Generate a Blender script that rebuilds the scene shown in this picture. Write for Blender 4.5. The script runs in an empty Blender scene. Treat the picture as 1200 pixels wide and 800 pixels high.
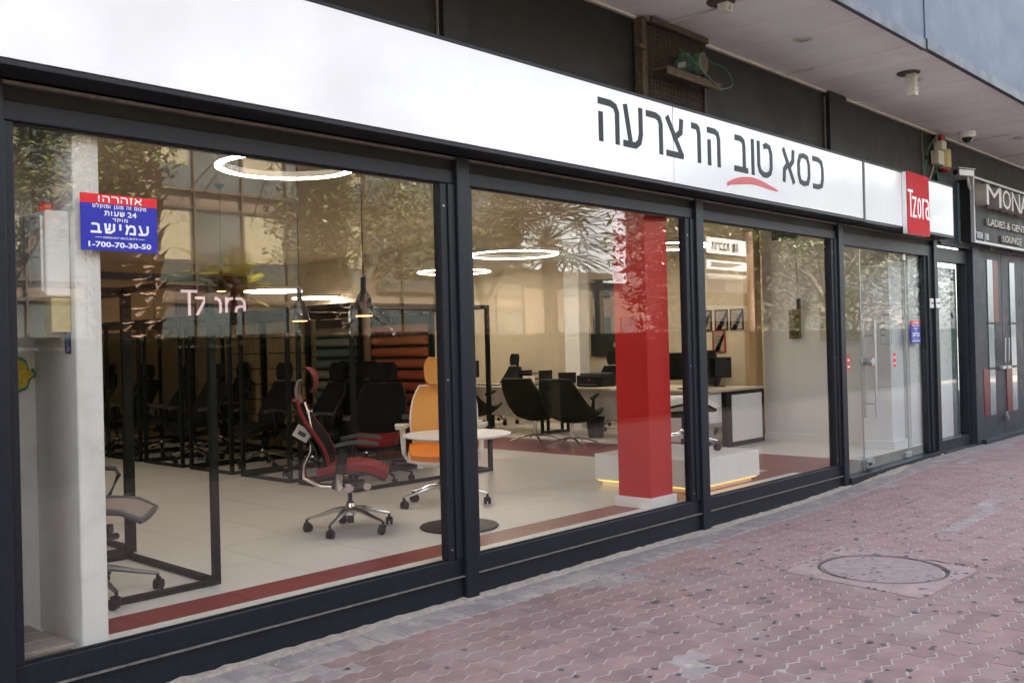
import bpy, math, random
from mathutils import Vector, Matrix, noise
random.seed(7)
sc = bpy.context.scene
COL = sc.collection
PI = math.pi
# ---------------------------------------------------------------- camera
cam_d = bpy.data.cameras.new('camera'); cam = bpy.data.objects.new('camera', cam_d); COL.objects.link(cam)
X = Vector((0.6887029451602675, 0.01358005807358274, -0.7249164333564881))
Y = Vector((-0.7245996278821638, -0.022093244623705603, -0.6888158446312242))
Z = Vector((-0.025369915265985043, 0.9996636787263581, -0.005375577613756068))
R = Matrix((X, Y, Z)).to_4x4()
cam.matrix_world = Matrix.Translation((0, -4.422, 1.6)) @ R
cam_d.sensor_width = 36; cam_d.lens = 36 * 1121 / 1200; cam_d.clip_start = .05; cam_d.clip_end = 3000
sc.camera = cam
# ---------------------------------------------------------------- sky, sun, exposure
SUN_EL, SUN_AZ = math.radians(56), math.radians(68)      # azimuth of the sun seen from above, from +x towards +y
w = bpy.data.worlds.new('World'); sc.world = w; w.use_nodes = True
nt = w.node_tree; bg = nt.nodes['Background']
sky = nt.nodes.new('ShaderNodeTexSky'); sky.sky_type = 'NISHITA'; sky.sun_disc = False
sky.sun_elevation = SUN_EL; sky.sun_rotation = PI/2 - SUN_AZ; sky.air_density = 1.0; sky.dust_density = 3.0
hs = nt.nodes.new('ShaderNodeHueSaturation'); hs.inputs['Saturation'].default_value = .45       # thin white haze over the whole sky
nt.links.new(sky.outputs[0], hs.inputs['Color']); nt.links.new(hs.outputs[0], bg.inputs[0]); bg.inputs[1].default_value = .09
sl = bpy.data.lights.new('sun', 'SUN'); sl.energy = 5; sl.angle = math.radians(.6); sl.color = (1, .95, .86)
so = bpy.data.objects.new('sun', sl); COL.objects.link(so)
sd = Vector((math.cos(SUN_EL)*math.cos(SUN_AZ), math.cos(SUN_EL)*math.sin(SUN_AZ), math.sin(SUN_EL)))
so.rotation_euler = sd.to_track_quat('Z', 'Y').to_euler()
sc.view_settings.view_transform = 'Standard'; sc.view_settings.look = 'None'
sc.view_settings.exposure = 3.58; sc.view_settings.gamma = 1
sc.render.engine = 'CYCLES'
cy = sc.cycles
cy.use_denoising = True; cy.max_bounces = 10; cy.transparent_max_bounces = 16; cy.diffuse_bounces = 5
cy.sample_clamp_indirect = 6; cy.caustics_reflective = False; cy.caustics_refractive = False
# ---------------------------------------------------------------- materials
MATS = {}
def mat(name, col, rough=.5, metal=0, var=.12, scale=6, bump=0, bscale=60, coat=0, emit=None, es=0, rnd=0, dirt=None, dscale=3, spec=.5, stretch=None):
    if name in MATS: return MATS[name]
    m = bpy.data.materials.new(name); m.use_nodes = True; t = m.node_tree; N = t.nodes; L = t.links
    b = N['Principled BSDF']
    b.inputs['Roughness'].default_value = rough; b.inputs['Metallic'].default_value = metal
    b.inputs['Coat Weight'].default_value = coat; b.inputs['Specular IOR Level'].default_value = spec
    c = (*col, 1)
    geo = N.new('ShaderNodeNewGeometry'); src = geo.outputs['Position']
    if stretch:
        mp = N.new('ShaderNodeMapping'); mp.inputs['Scale'].default_value = stretch
        L.new(src, mp.inputs[0]); src = mp.outputs[0]
    last = None
    if var or dirt:
        n = N.new('ShaderNodeTexNoise'); n.inputs['Scale'].default_value = scale; n.inputs['Detail'].default_value = 6
        n.inputs['Roughness'].default_value = .65
        L.new(src, n.inputs['Vector'])
        r = N.new('ShaderNodeMapRange'); r.inputs[1].default_value = .3; r.inputs[2].default_value = .7
        r.inputs[3].default_value = 1 - var; r.inputs[4].default_value = 1 + var
        L.new(n.outputs[0], r.inputs[0])
        mu = N.new('ShaderNodeVectorMath'); mu.operation = 'SCALE'; mu.inputs[0].default_value = col
        L.new(r.outputs[0], mu.inputs['Scale']); last = mu.outputs[0]
        rr = N.new('ShaderNodeMapRange'); rr.inputs[1].default_value = .3; rr.inputs[2].default_value = .7
        rr.inputs[3].default_value = max(0, rough - .08); rr.inputs[4].default_value = min(1, rough + .1)
        L.new(n.outputs[0], rr.inputs[0])
        if rough >= .5: L.new(rr.outputs[0], b.inputs['Roughness'])
    if dirt:
        n2 = N.new('ShaderNodeTexNoise'); n2.inputs['Scale'].default_value = dscale; n2.inputs['Detail'].default_value = 8
        n2.inputs['Roughness'].default_value = .7; L.new(src, n2.inputs['Vector'])
        r2 = N.new('ShaderNodeMapRange'); r2.inputs[1].default_value = .5; r2.inputs[2].default_value = .68
        L.new(n2.outputs[0], r2.inputs[0])
        mx = N.new('ShaderNodeMix'); mx.data_type = 'RGBA'; mx.inputs[7].default_value = (*dirt, 1)
        L.new(r2.outputs[0], mx.inputs[0]); L.new(last, mx.inputs[6]); last = mx.outputs[2]
    if rnd:
        oi = N.new('ShaderNodeObjectInfo'); r3 = N.new('ShaderNodeMapRange')
        r3.inputs[3].default_value = 1 - rnd; r3.inputs[4].default_value = 1 + rnd
        L.new(oi.outputs['Random'], r3.inputs[0])
        m3 = N.new('ShaderNodeVectorMath'); m3.operation = 'SCALE'
        if last: L.new(last, m3.inputs[0])
        else: m3.inputs[0].default_value = col
        L.new(r3.outputs[0], m3.inputs['Scale']); last = m3.outputs[0]
    if last: L.new(last, b.inputs['Base Color'])
    else: b.inputs['Base Color'].default_value = c
    if bump:
        n4 = N.new('ShaderNodeTexNoise'); n4.inputs['Scale'].default_value = bscale; n4.inputs['Detail'].default_value = 4
        L.new(src, n4.inputs['Vector'])
        bp = N.new('ShaderNodeBump'); bp.inputs['Strength'].default_value = bump; bp.inputs['Distance'].default_value = .01
        L.new(n4.outputs[0], bp.inputs['Height']); L.new(bp.outputs[0], b.inputs['Normal'])
    if emit:
        b.inputs['Emission Color'].default_value = (*emit, 1); b.inputs['Emission Strength'].default_value = es
    MATS[name] = m
    return m
def glass_mat(name, tint=(.965, .95, .92), base=.052, rough=0.0):
    m = bpy.data.materials.new(name); m.use_nodes = True; t = m.node_tree; N = t.nodes; L = t.links
    N.remove(N['Principled BSDF']); out = N['Material Output']
    tr = N.new('ShaderNodeBsdfTransparent'); tr.inputs[0].default_value = (*tint, 1)
    gl = N.new('ShaderNodeBsdfGlossy'); gl.inputs['Roughness'].default_value = rough
    ge = N.new('ShaderNodeNewGeometry'); dt = N.new('ShaderNodeVectorMath'); dt.operation = 'DOT_PRODUCT'
    L.new(ge.outputs['Normal'], dt.inputs[0]); L.new(ge.outputs['Incoming'], dt.inputs[1])
    def mth(op, a, b):
        q = N.new('ShaderNodeMath'); q.operation = op
        for i, z in enumerate((a, b)):
            if isinstance(z, (int, float)): q.inputs[i].default_value = z
            elif z is not None: L.new(z, q.inputs[i])
        return q.outputs[0]
    ab = mth('ABSOLUTE', dt.outputs['Value'], None); pw = mth('POWER', mth('SUBTRACT', 1, ab), 5)   # Schlick's reflectance of one glass face
    ad = N.new('ShaderNodeMath'); ad.operation = 'MULTIPLY_ADD'; ad.use_clamp = True
    ad.inputs[1].default_value = .96 - base; ad.inputs[2].default_value = base; L.new(pw, ad.inputs[0])
    mx = N.new('ShaderNodeMixShader'); L.new(ad.outputs[0], mx.inputs[0]); L.new(tr.outputs[0], mx.inputs[1]); L.new(gl.outputs[0], mx.inputs[2])
    L.new(mx.outputs[0], out.inputs[0]); return m
GLASS = glass_mat('shop_glass')
GLASS2 = glass_mat('door_glass', (.95, .96, .95), .04)
black = mat('black_painted_steel', (.008, .0105, .016), .45, 0, .2, 30, .04, 140, dirt=(.016, .018, .022), dscale=40, spec=.35)
blackm = mat('matt_black_cladding', (.010, .0098, .0095), .55, 0, .25, 2.5, .05, 50, dirt=(.018, .017, .015), dscale=4, spec=.3)
ledge = mat('worn_ledge_strip', (.16, .14, .12), .6, 0, .4, 25)
signw = mat('white_acrylic', (.87, .89, .91), .12, 0, .03, 2, coat=.3)
signk = mat('black_letter_vinyl', (.012, .012, .015), .3, var=0, spec=.15)
redv = mat('red_vinyl', (.5, .008, .014), .6, 0, .05, spec=.15)
redsm = mat('smile_red', (.55, .02, .04), .3, var=0, coat=.4)
whitev = mat('white_vinyl', (.85, .85, .85), .4, var=0)
bluev = mat('blue_print', (.012, .018, .36), .4, var=.03)
redpr = mat('red_print', (.7, .01, .015), .4, var=.03)
concw = mat('painted_concrete', (.80, .84, .84), .75, 0, .04, 6, .3, 80, dirt=(.70, .73, .72), dscale=5)
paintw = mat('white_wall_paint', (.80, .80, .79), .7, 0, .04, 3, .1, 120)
tanw = mat('beige_wall_paint', (.33, .24, .14), .75, 0, .06, 2, .1, 90)
floorm = mat('cream_floor_tile', (.72, .71, .68), .32, 0, .03, 3, rnd=.02)
groutm = mat('floor_grout', (.30, .28, .25), .8)
floorred = mat('dark_red_floor_tile', (.24, .042, .044), .3, 0, .08, 4, rnd=.05)
redcol = mat('red_gloss_paint', (.52, .018, .018), .38, 0, .05, 3, .05, 40)
paverm = mat('red_concrete_paver', (.242, .155, .147), .85, 0, .22, 5, .5, 220, rnd=.13, dirt=(.26, .195, .185), dscale=1.6)
paverg = mat('grey_concrete_paver', (.265, .222, .215), .85, 0, .15, 14, .5, 220, rnd=.12, dirt=(.4, .37, .3), dscale=6)
sandm = mat('sand_joint', (.325, .28, .25), .95, 0, .2, 60, .3, 300, dirt=(.38, .31, .27), dscale=5)
mortar = mat('crumbled_mortar', (.36, .30, .24), .95, 0, .25, 22, .8, 150)
slabm = mat('pinkish_concrete', (.31, .225, .215), .9, 0, .22, 7, .5, 160, dirt=(.25, .185, .175), dscale=9)
coverm = mat('manhole_cover_concrete', (.27, .205, .198), .9, 0, .2, 12, .5, 160)
rustdk = mat('rusty_ring', (.07, .055, .045), .8, 0, .3, 30)
gum = mat('trodden_gum', (.07, .068, .075), .8, 0, .3, 20)
litter = mat('litter_bits', (.42, .37, .30), .8, 0, .3, 20)
soff = mat('soffit_panel_grey', (.78, .80, .80), .6, 0, .04, 2, .05, 60, rnd=.05, dirt=(.70, .71, .70), dscale=1.5)
trimw = mat('pale_metal_trim', (.6, .57, .5), .5, 0, .15, 12)
fascia = mat('blue_grey_cladding', (.085, .11, .15), .65, 0, .12, 2, .05, 30, dirt=(.11, .14, .18), dscale=2.5)
lipm = mat('dark_slate_lip', (.02, .024, .035), .5, 0, .15, 4)
alu = mat('brushed_steel', (.55, .55, .55), .42, 1, .08, 20)
chrome = mat('polished_aluminium', (.72, .72, .73), .14, 1, .04, 8)
blkpl = mat('black_plastic', (.012, .012, .013), .45, 0, .1, spec=.3)
dkgrey = mat('dark_grey_plastic', (.06, .065, .075), .5, 0, .1)
meshbk = mat('black_mesh_fabric', (.011, .011, .011), .85, 0, .3, 120, .4, 400, spec=.2)
redfab = mat('red_mesh_fabric', (.22, .010, .018), .8, 0, .15, 90, .4, 300)
orfab = mat('orange_mesh_fabric', (.72, .36, .10), .8, 0, .12, 120, .4, 400)
orseat = mat('orange_seat_fabric', (.85, .24, .015), .8, 0, .1, 60, .3, 300)
greyfab = mat('grey_beige_fabric', (.30, .25, .22), .85, 0, .12, 60, .3, 300)
whitepl = mat('white_plastic', (.78, .78, .76), .35, 0, .03)
offw = mat('off_white_plastic', (.62, .6, .52), .5, 0, .08, 10)
eggfab = mat('dark_green_black_wool', (.016, .028, .016), .9, 0, .25, 60, .4, 200)
whitelam = mat('white_laminate', (.87, .88, .89), .3, 0, .03, coat=.1)
deskm = mat('desk_top_laminate', (.62, .56, .46), .4, 0, .05)
framem = mat('black_frame_tube', (.008, .010, .009), .5, 0, .15, spec=.2)
ringl = mat('ring_light_diffuser', (.9, .9, .9), .4, var=0, emit=(1, .91, .76), es=5)
ledy = mat('warm_led_strip', (1, .7, .2), .5, var=0, emit=(1, .62, .12), es=.14)
spotl = mat('pendant_bulb', (1, .6, .3), .5, var=0, emit=(1, .45, .12), es=.7)
maroon = mat('maroon_sign_board', (.06, .004, .016), .5, 0, .1)
pinkl = mat('back_lit_letter', (.6, .5, .56), .4, var=0, emit=(1, .78, .9), es=.05)
rust = mat('rusty_steel', (.075, .052, .034), .85, 0, .5, 18, .4, 60)
grime = mat('grimy_dark_filter', (.035, .03, .022), .95, 0, .5, 25, .5, 90)
motorg = mat('green_motor_paint', (.07, .13, .085), .6, 0, .4, 30)
cableg = mat('green_cable', (.01, .12, .06), .5, var=0)
cableb = mat('beige_cable', (.35, .3, .2), .6, var=0)
yellpl = mat('yellowed_plastic', (.5, .42, .2), .5, 0, .15, 12)
redl = mat('red_lamp_lens', (.3, .01, .02), .3, var=0)
goldl = mat('cream_metal_letter', (.40, .38, .32), .4, 0, .1, 10)
silv = mat('dull_silver_letter', (.45, .45, .45), .4, .3, .1)
slate = mat('slate_door_paint', (.024, .028, .038), .5, 0, .15, 4, .05, 50, spec=.3)
stripg = mat('frosted_blue_glass', (.12, .18, .20), .25, 0, .15, 5, coat=.4)
stripr = mat('dark_red_glass', (.12, .008, .010), .35, 0, .2, 4, spec=.2)
paper = mat('white_paper', (.75, .74, .7), .8, var=.05)
screen = mat('dark_screen', (.006, .009, .009), .15, var=0)
asphalt = mat('asphalt', (.055, .055, .057), .9, 0, .2, 3, .4, 90)
kerbm = mat('kerb_concrete', (.35, .34, .32), .9, 0, .15, 5, .3, 60)
soil = mat('planter_soil', (.09, .065, .045), .95, 0, .3, 6, .6, 40)
leaf = mat('tree_leaf', (.12, .14, .03), .4, 0, .35, 3, rnd=.1)
leafd = mat('dark_tree_leaf', (.030, .042, .013), .7, 0, .35, 2, spec=.3)
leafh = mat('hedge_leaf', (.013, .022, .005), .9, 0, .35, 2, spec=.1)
leafy = mat('yellow_frond', (.38, .35, .04), .55, 0, .25, 3)
palml = mat('palm_frond', (.035, .042, .02), .5, 0, .3, 2)
bark = mat('tree_bark', (.16, .11, .08), .9, 0, .3, 9, .6, 40)
boot = mat('palm_boot', (.30, .2, .15), .85, 0, .35, 8, .4, 50)
stoneb = mat('brown_stone_cladding', (.15, .105, .075), .7, 0, .15, 1)
glassb = mat('office_window_glass', (.075, .085, .08), .12, 0, .4, .5, coat=.4)
curt = mat('cream_curtain', (.34, .29, .18), .8, 0, .2, 2, stretch=(8, 8, .3))
mull = mat('bronze_mullion', (.12, .09, .06), .4, .3, .1)
woodb = mat('weathered_plank', (.34, .31, .26), .9, 0, .25, 10, .6, 60, stretch=(1, 8, 1))
# ---------------------------------------------------------------- mesh builder
class M:
    def __init__(s): s.v = []; s.f = []
    def add(s, vs, fs):
        o = len(s.v); s.v += [Vector(v) for v in vs]; s.f += [tuple(i + o for i in f) for f in fs]; return s
    def box(s, x0, x1, y0, y1, z0, z1):
        x0, x1 = sorted((x0, x1)); y0, y1 = sorted((y0, y1)); z0, z1 = sorted((z0, z1))
        return s.add([(x0,y0,z0),(x1,y0,z0),(x1,y1,z0),(x0,y1,z0),(x0,y0,z1),(x1,y0,z1),(x1,y1,z1),(x0,y1,z1)],
                     [(0,3,2,1),(4,5,6,7),(0,1,5,4),(1,2,6,5),(2,3,7,6),(3,0,4,7)])
    def obox(s, c, size, mtx):
        a, b, d = (q/2 for q in size)
        vs = [Vector(c) + mtx @ Vector(p) for p in [(-a,-b,-d),(a,-b,-d),(a,b,-d),(-a,b,-d),(-a,-b,d),(a,-b,d),(a,b,d),(-a,b,d)]]
        return s.add(vs, [(0,3,2,1),(4,5,6,7),(0,1,5,4),(1,2,6,5),(2,3,7,6),(3,0,4,7)])
    def tube(s, pts, r, n=8, flat=1.0, cap=True, up=None):
        pts = [Vector(p) for p in pts]; rs = r if isinstance(r, (list, tuple)) else [r]*len(pts)
        o = len(s.v); k = len(pts)
        for i, p in enumerate(pts):
            t = (pts[min(i+1, k-1)] - pts[max(i-1, 0)]).normalized()
            u = Vector(up) if up else (Vector((0, 0, 1)) if abs(t.z) < .9 else Vector((1, 0, 0)))
            a = t.cross(u).normalized(); b = t.cross(a).normalized()
            for j in range(n):
                q = 2*PI*j/n; s.v.append(p + a*math.cos(q)*rs[i] + b*math.sin(q)*rs[i]*flat)
        for i in range(k-1):
            for j in range(n):
                a, b = o + i*n + j, o + i*n + (j+1) % n
                s.f.append((a, b, b+n, a+n))
        if cap: s.f += [tuple(o + j for j in range(n))[::-1], tuple(o + (k-1)*n + j for j in range(n))]
        return s
    def lathe(s, prof, c=(0, 0, 0), n=24, axis='z', sx=1, sy=1):
        c = Vector(c); o = len(s.v); k = len(prof)
        for r, h in prof:
            for j in range(n):
                q = 2*PI*j/n; a, b = r*math.cos(q)*sx, r*math.sin(q)*sy
                s.v.append(c + Vector({'z': (a, b, h), 'x': (h, a, b), 'y': (a, h, b)}[axis]))
        for i in range(k-1):
            for j in range(n):
                a, b = o + i*n + j, o + i*n + (j+1) % n
                s.f.append((a, b, b+n, a+n))
        s.f += [tuple(o + j for j in range(n))[::-1], tuple(o + (k-1)*n + j for j in range(n))]
        return s
    def torus(s, c, Rr, w_, h_, n=64):          # flat ring of rectangular section
        c = Vector(c); o = len(s.v)
        for j in range(n):
            q = 2*PI*j/n; d = Vector((math.cos(q), math.sin(q), 0))
            for a, b in ((-w_/2, 0), (w_/2, 0), (w_/2, h_), (-w_/2, h_)): s.v.append(c + d*(Rr+a) + Vector((0, 0, b)))
        for j in range(n):
            a, b = o + 4*j, o + 4*((j+1) % n)
            for k in range(4): s.f.append((a+k, b+k, b+(k+1) % 4, a+(k+1) % 4))
        return s
    def sheet(s, fn, nu, nv, th):               # a thick curved sheet; fn(u,v) -> point
        P = [[Vector(fn(i/nu, j/nv)) for j in range(nv+1)] for i in range(nu+1)]
        def nrm(i, j):
            a = P[min(i+1, nu)][j] - P[max(i-1, 0)][j]; b = P[i][min(j+1, nv)] - P[i][max(j-1, 0)]
            return a.cross(b).normalized()
        o = len(s.v); W = nv+1
        for sg in (.5, -.5):
            for i in range(nu+1):
                for j in range(W): s.v.append(P[i][j] + nrm(i, j)*th*sg)
        K = (nu+1)*W
        for i in range(nu):
            for j in range(nv):
                a = o + i*W + j; s.f.append((a, a+W, a+W+1, a+1)); a += K; s.f.append((a, a+1, a+W+1, a+W))
        for j in range(nv):
            a = o + j; s.f.append((a, a+1, a+1+K, a+K)); a = o + nu*W + j; s.f.append((a+1, a, a+K, a+1+K))
        for i in range(nu):
            a = o + i*W; s.f.append((a+W, a, a+K, a+W+K)); a = o + i*W + nv; s.f.append((a, a+W, a+W+K, a+K))
        return s
    def ribbon(s, pts, wd, y0, y1, org=(0, 0), sx=1, sz=1, closed=False):   # stroke in the x-z plane
        p = [Vector((org[0] + a*sx, org[1] + b*sz)) for a, b in pts]; k = len(p); Lf = []; Rt = []
        for i in range(k):
            a = p[i-1] if (i > 0 or closed) else None; b = p[(i+1) % k] if (i < k-1 or closed) else None
            d1 = (p[i]-a).normalized() if a is not None else None; d2 = (b-p[i]).normalized() if b is not None else None
            if d1 is None: d1 = d2
            if d2 is None: d2 = d1
            n1 = Vector((-d1.y, d1.x)); n2 = Vector((-d2.y, d2.x)); m_ = (n1+n2).normalized()
            q = wd/2/max(.4, m_.dot(n1)); Lf.append(p[i]+m_*q); Rt.append(p[i]-m_*q)
        o = len(s.v)
        for i in range(k):
            for q in (Lf[i], Rt[i]):
                s.v.append(Vector((q.x, y0, q.y))); s.v.append(Vector((q.x, y1, q.y)))
        for i in range(k if closed else k-1):
            a, b = o+4*i, o+4*((i+1) % k)
            s.f += [(a, b, b+2, a+2), (a+1, a+3, b+3, b+1), (a, a+1, b+1, b), (a+2, b+2, b+3, a+3)]
        if not closed: s.f += [(o, o+2, o+3, o+1), (o+4*(k-1), o+4*(k-1)+1, o+4*(k-1)+3, o+4*(k-1)+2)]
        return s
    def xf(s, mtx): s.v = [mtx @ v for v in s.v]; return s
def loc(o):
    q = Vector((0, 0, 0))
    while o: q += o.location; o = o.parent
    return q
def put(name, m, material, parent=None, smooth=False, bevel=0, kind=None, local=False, label=None):
    me = bpy.data.meshes.new(name)
    off = Vector((0, 0, 0)) if (local or parent is None) else loc(parent)
    me.from_pydata([tuple(v - off) for v in m.v], [], m.f); me.materials.append(material)
    if smooth:
        me.shade_smooth(); me.set_sharp_from_angle(angle=math.radians(38))
    me.update()
    o = bpy.data.objects.new(name, me); COL.objects.link(o); o.parent = parent
    if bevel:
        b = o.modifiers.new('bevel', 'BEVEL'); b.width = bevel; b.segments = 2; b.limit_method = 'ANGLE'
    if kind: o['kind'] = kind
    if label: o['label'] = label
    return o
def tag(o, label, cat, group=None, kind=None):
    if label: o['label'] = label
    if cat: o['category'] = cat
    if group: o['group'] = group
    if kind: o['kind'] = kind
    return o
def thing(name, label, cat, at=(0, 0, 0), rz=0, group=None):
    o = bpy.data.objects.new(name, None); COL.objects.link(o); o.location = at; o.rotation_euler.z = rz
    o.empty_display_size = .1
    return tag(o, label, cat, group)
def single(name, m, material, label, cat, group=None, **k): return tag(put(name, m, material, **k), label, cat, group)
def dup(root, at, rz=0, label=None, group=None):
    def cp(o, parent):
        c = o.copy(); COL.objects.link(c)
        c.parent = parent
        for ch in KIDS.get(o.name, []): cp(ch, c)
        return c
    KIDS = {}
    def walk(o):
        KIDS[o.name] = list(o.children)
        for ch in o.children: walk(ch)
    walk(root)
    r = cp(root, None); r.location = at; r.rotation_euler = (0, 0, rz)
    if label: r['label'] = label
    if group: r['group'] = group
    return r
def B(x0, x1, y0, y1, z0, z1): return M().box(x0, x1, y0, y1, z0, z1)
def rev(s): return s[::-1]
def text(name, s, height, material, parent, at, rot=(PI/2, 0, 0), depth=.002, bold=0.0, width=None, center=True, spacing=1.0, local=False):
    c = bpy.data.curves.new(name, 'FONT'); c.body = s; c.size = 1; c.extrude = .01; c.offset = bold; c.resolution_u = 2; c.space_character = spacing
    t = bpy.data.objects.new(name, c); COL.objects.link(t)
    dg = bpy.context.evaluated_depsgraph_get(); me = bpy.data.meshes.new_from_object(t.evaluated_get(dg))
    bpy.data.objects.remove(t)
    xs = [v.co.x for v in me.vertices]; ys = [v.co.y for v in me.vertices]
    w0 = max(xs)-min(xs); h0 = max(ys)-min(ys); kz = height/h0; kx = (width/w0) if width else kz
    cx_ = (max(xs)+min(xs))/2 if center else min(xs); cz_ = (max(ys)+min(ys))/2
    for v in me.vertices: v.co = Vector(((v.co.x-cx_)*kx, (v.co.y-cz_)*kz, v.co.z/.01*depth/2))
    me.materials.clear(); me.materials.append(material)
    o = bpy.data.objects.new(name, me); COL.objects.link(o); o.parent = parent
    o.location = Vector(at) - (Vector((0, 0, 0)) if local or parent is None else loc(parent)); o.rotation_euler = rot
    return o
def gz(x):                                     # the pavement rises a little towards the entrance
    t = min(1, max(0, (x-8.2)/4)); return .105*t*t*(3-2*t)
# ================================================================ SETTING: ground, road, pavement
nx = [-400, -60, -8, 0, 8.2, 9, 9.8, 10.6, 11.4, 12.2, 20, 80, 400]
g = M(); g.add([(-900, -900, -.19), (900, -900, -.19), (900, 900, -.19), (-900, 900, -.19)], [(0, 1, 2, 3)])
tag(put('ground', g, asphalt), 'asphalt street ground across from the shop', None, kind='structure')
g = M(); xs = [-30, 0, 8.2] + [8.2+.4*i for i in range(1, 11)] + [16, 45]
for a, b in zip(xs, xs[1:]):
    za, zb = gz(a)-.0022, gz(b)-.0022
    g.add([(a, -6.2, za), (b, -6.2, zb), (b, .02, zb), (a, .02, za), (a, -6.2, -.3), (b, -6.2, -.3), (b, .02, -.3), (a, .02, -.3)],
          [(0, 1, 2, 3), (0, 4, 5, 1), (3, 2, 6, 7)])
sidewalk = put('sidewalk', g, sandm); tag(sidewalk, 'red zigzag paved sidewalk running along the shop windows', None, kind='structure')
P = .25; RW = .1225; PER = .125; AMP = .0155; GAP = .0055
def paver_mesh(x0, y0, dz, tilt=0, wob=0.0):
    top = []; n = 4
    lo = [(i*PER/2, (-AMP if i % 2 else AMP)) for i in range(5)]
    pts = []
    for i, (a, b) in enumerate(lo): pts.append((a, b))
    ring = [(a, b + GAP) for a, b in pts] + [(a, b + RW - GAP) for a, b in reversed(pts)]
    ring = [(a + (GAP*.4 if a < .01 else (-GAP*.4 if a > P-.01 else 0)), b) for a, b in ring]
    k = len(ring); cx_, cy_ = P/2, RW/2
    v = []
    for q, z in ((1.0, -.02), (1.0, -.0035), (.965, 0)):
        for a, b in ring: v.append((x0 + cx_ + (a-cx_)*(1 - (1-q)*.5), y0 + cy_ + (b-cy_)*q, z + dz))
    f = []
    for l in range(2):
        for j in range(k):
            a, b = l*k+j, l*k+(j+1) % k; f.append((a, b, b+k, a+k))
    f.append(tuple(2*k + j for j in range(k)))
    return v, f
HOLE = [(6.06, -1.2), (7.08, -1.15), (6.90, -2.21), (5.92, -2.19)]
def in_hole(x, y):
    s = 0
    for i in range(4):
        a, b = HOLE[i], HOLE[(i+1) % 4]
        if (b[0]-a[0])*(y-a[1]) - (b[1]-a[1])*(x-a[0]) < -.115: s += 1
    return s == 4
Rc = R.to_3x3().transposed()
def px(p):
    c = Rc @ (Vector(p) - Vector((0, -4.422, 1.6)))
    return (600 + 1121*c.x/-c.z, 400 - 1121*c.y/-c.z, -c.z) if c.z < -.2 else (-999, -999, 99)
cells = []
for r in range(48):
    y0 = -.29 - (r+1)*RW
    for c in range(-12, 92):
        x0 = c*P + (P/2 if r % 2 else 0) - .4
        if in_hole(x0+P/2, y0+RW/2): continue
        q = px((x0+P/2, y0+RW/2, 0)); vis = -20 < q[0] < 1220 and 0 < q[1] < 830
        cells.append((q[2] if vis else 99 + abs(x0), x0, y0))
cells.sort()
v, f = paver_mesh(-P/2, -RW/2, 0)
pm = bpy.data.meshes.new('paver'); pm.from_pydata(v, [], f); pm.materials.append(paverm)
pg = bpy.data.meshes.new('grey_paver'); pg.from_pydata(v, [], f); pg.materials.append(paverg)
rp = random.Random(3)
greys = {(9, 31), (2, 40), (3, 40), (2, 38), (1, 36), (1, 37), (1, 43), (0, 30)}
def grey_at(x, y): return noise.noise(Vector((x*.9, y*2.2, 3.1))) > .62 or (y > -.60 and noise.noise(Vector((x*1.3, y*4, 8))) > .25)
for i, (d, x0, y0) in enumerate(cells[:270]):
    o = bpy.data.objects.new('paver', pg if grey_at(x0, y0) else pm); COL.objects.link(o); o.parent = sidewalk
    x = x0+P/2; sl_ = (gz(x+.1)-gz(x-.1))/.2
    o.location = (x, y0+RW/2, gz(x) + rp.uniform(-.0015, .0015)); o.rotation_euler = (rp.uniform(-.012, .012), -math.atan(sl_) + rp.uniform(-.008, .008), rp.uniform(-.008, .008))
rest = {True: M(), False: M()}
for d, x0, y0 in cells[270:]:
    if d > 140: continue
    v, f = paver_mesh(x0, y0, 0)
    dz = rp.uniform(-.0015, .0015); tx = rp.uniform(-.012, .012)
    rest[grey_at(x0, y0)].add([(a, b, z + gz(a) + dz + (b-y0-RW/2)*tx) for a, b, z in v], f)
put('distant_pavers', rest[False], paverm, sidewalk, kind='stuff'); put('distant_grey_pavers', rest[True], paverg, sidewalk, kind='stuff')
sp = bpy.data.meshes.new('edge_paver'); bm_ = M()                         # header course along the wall
bm_.add([(-.061, -.118, -.02), (.061, -.118, -.02), (.061, .118, -.02), (-.061, .118, -.02), (-.061, -.118, -.003), (.061, -.118, -.003), (.061, .118, -.003), (-.061, .118, -.003), (-.057, -.113, 0), (.057, -.113, 0), (.057, .113, 0), (-.057, .113, 0)],
        [(0, 1, 5, 4), (1, 2, 6, 5), (2, 3, 7, 6), (3, 0, 4, 7), (4, 5, 9, 8), (5, 6, 10, 9), (6, 7, 11, 10), (7, 4, 8, 11), (8, 9, 10, 11)])
sp.from_pydata([tuple(q) for q in bm_.v], [], bm_.f); sp.materials.append(paverg)
rr = M()
for i in range(170):
    x = -3 + i*.1275 + rp.uniform(-.003, .003)
    if 1.5 < x < 5.2:
        o = bpy.data.objects.new('edge_paver', sp); COL.objects.link(o); o.parent = sidewalk
        o.location = (x, -.157, gz(x) + rp.uniform(-.003, .001)); o.rotation_euler = (rp.uniform(-.02, .02), rp.uniform(-.02, .02), rp.uniform(-.02, .02))
    else: rr.add([(q.x + x, q.y - .157, q.z + gz(x) + .03*gz(x)*0) for q in bm_.v], bm_.f)
put('distant_edge_pavers', rr, paverg, sidewalk, kind='stuff')
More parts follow.
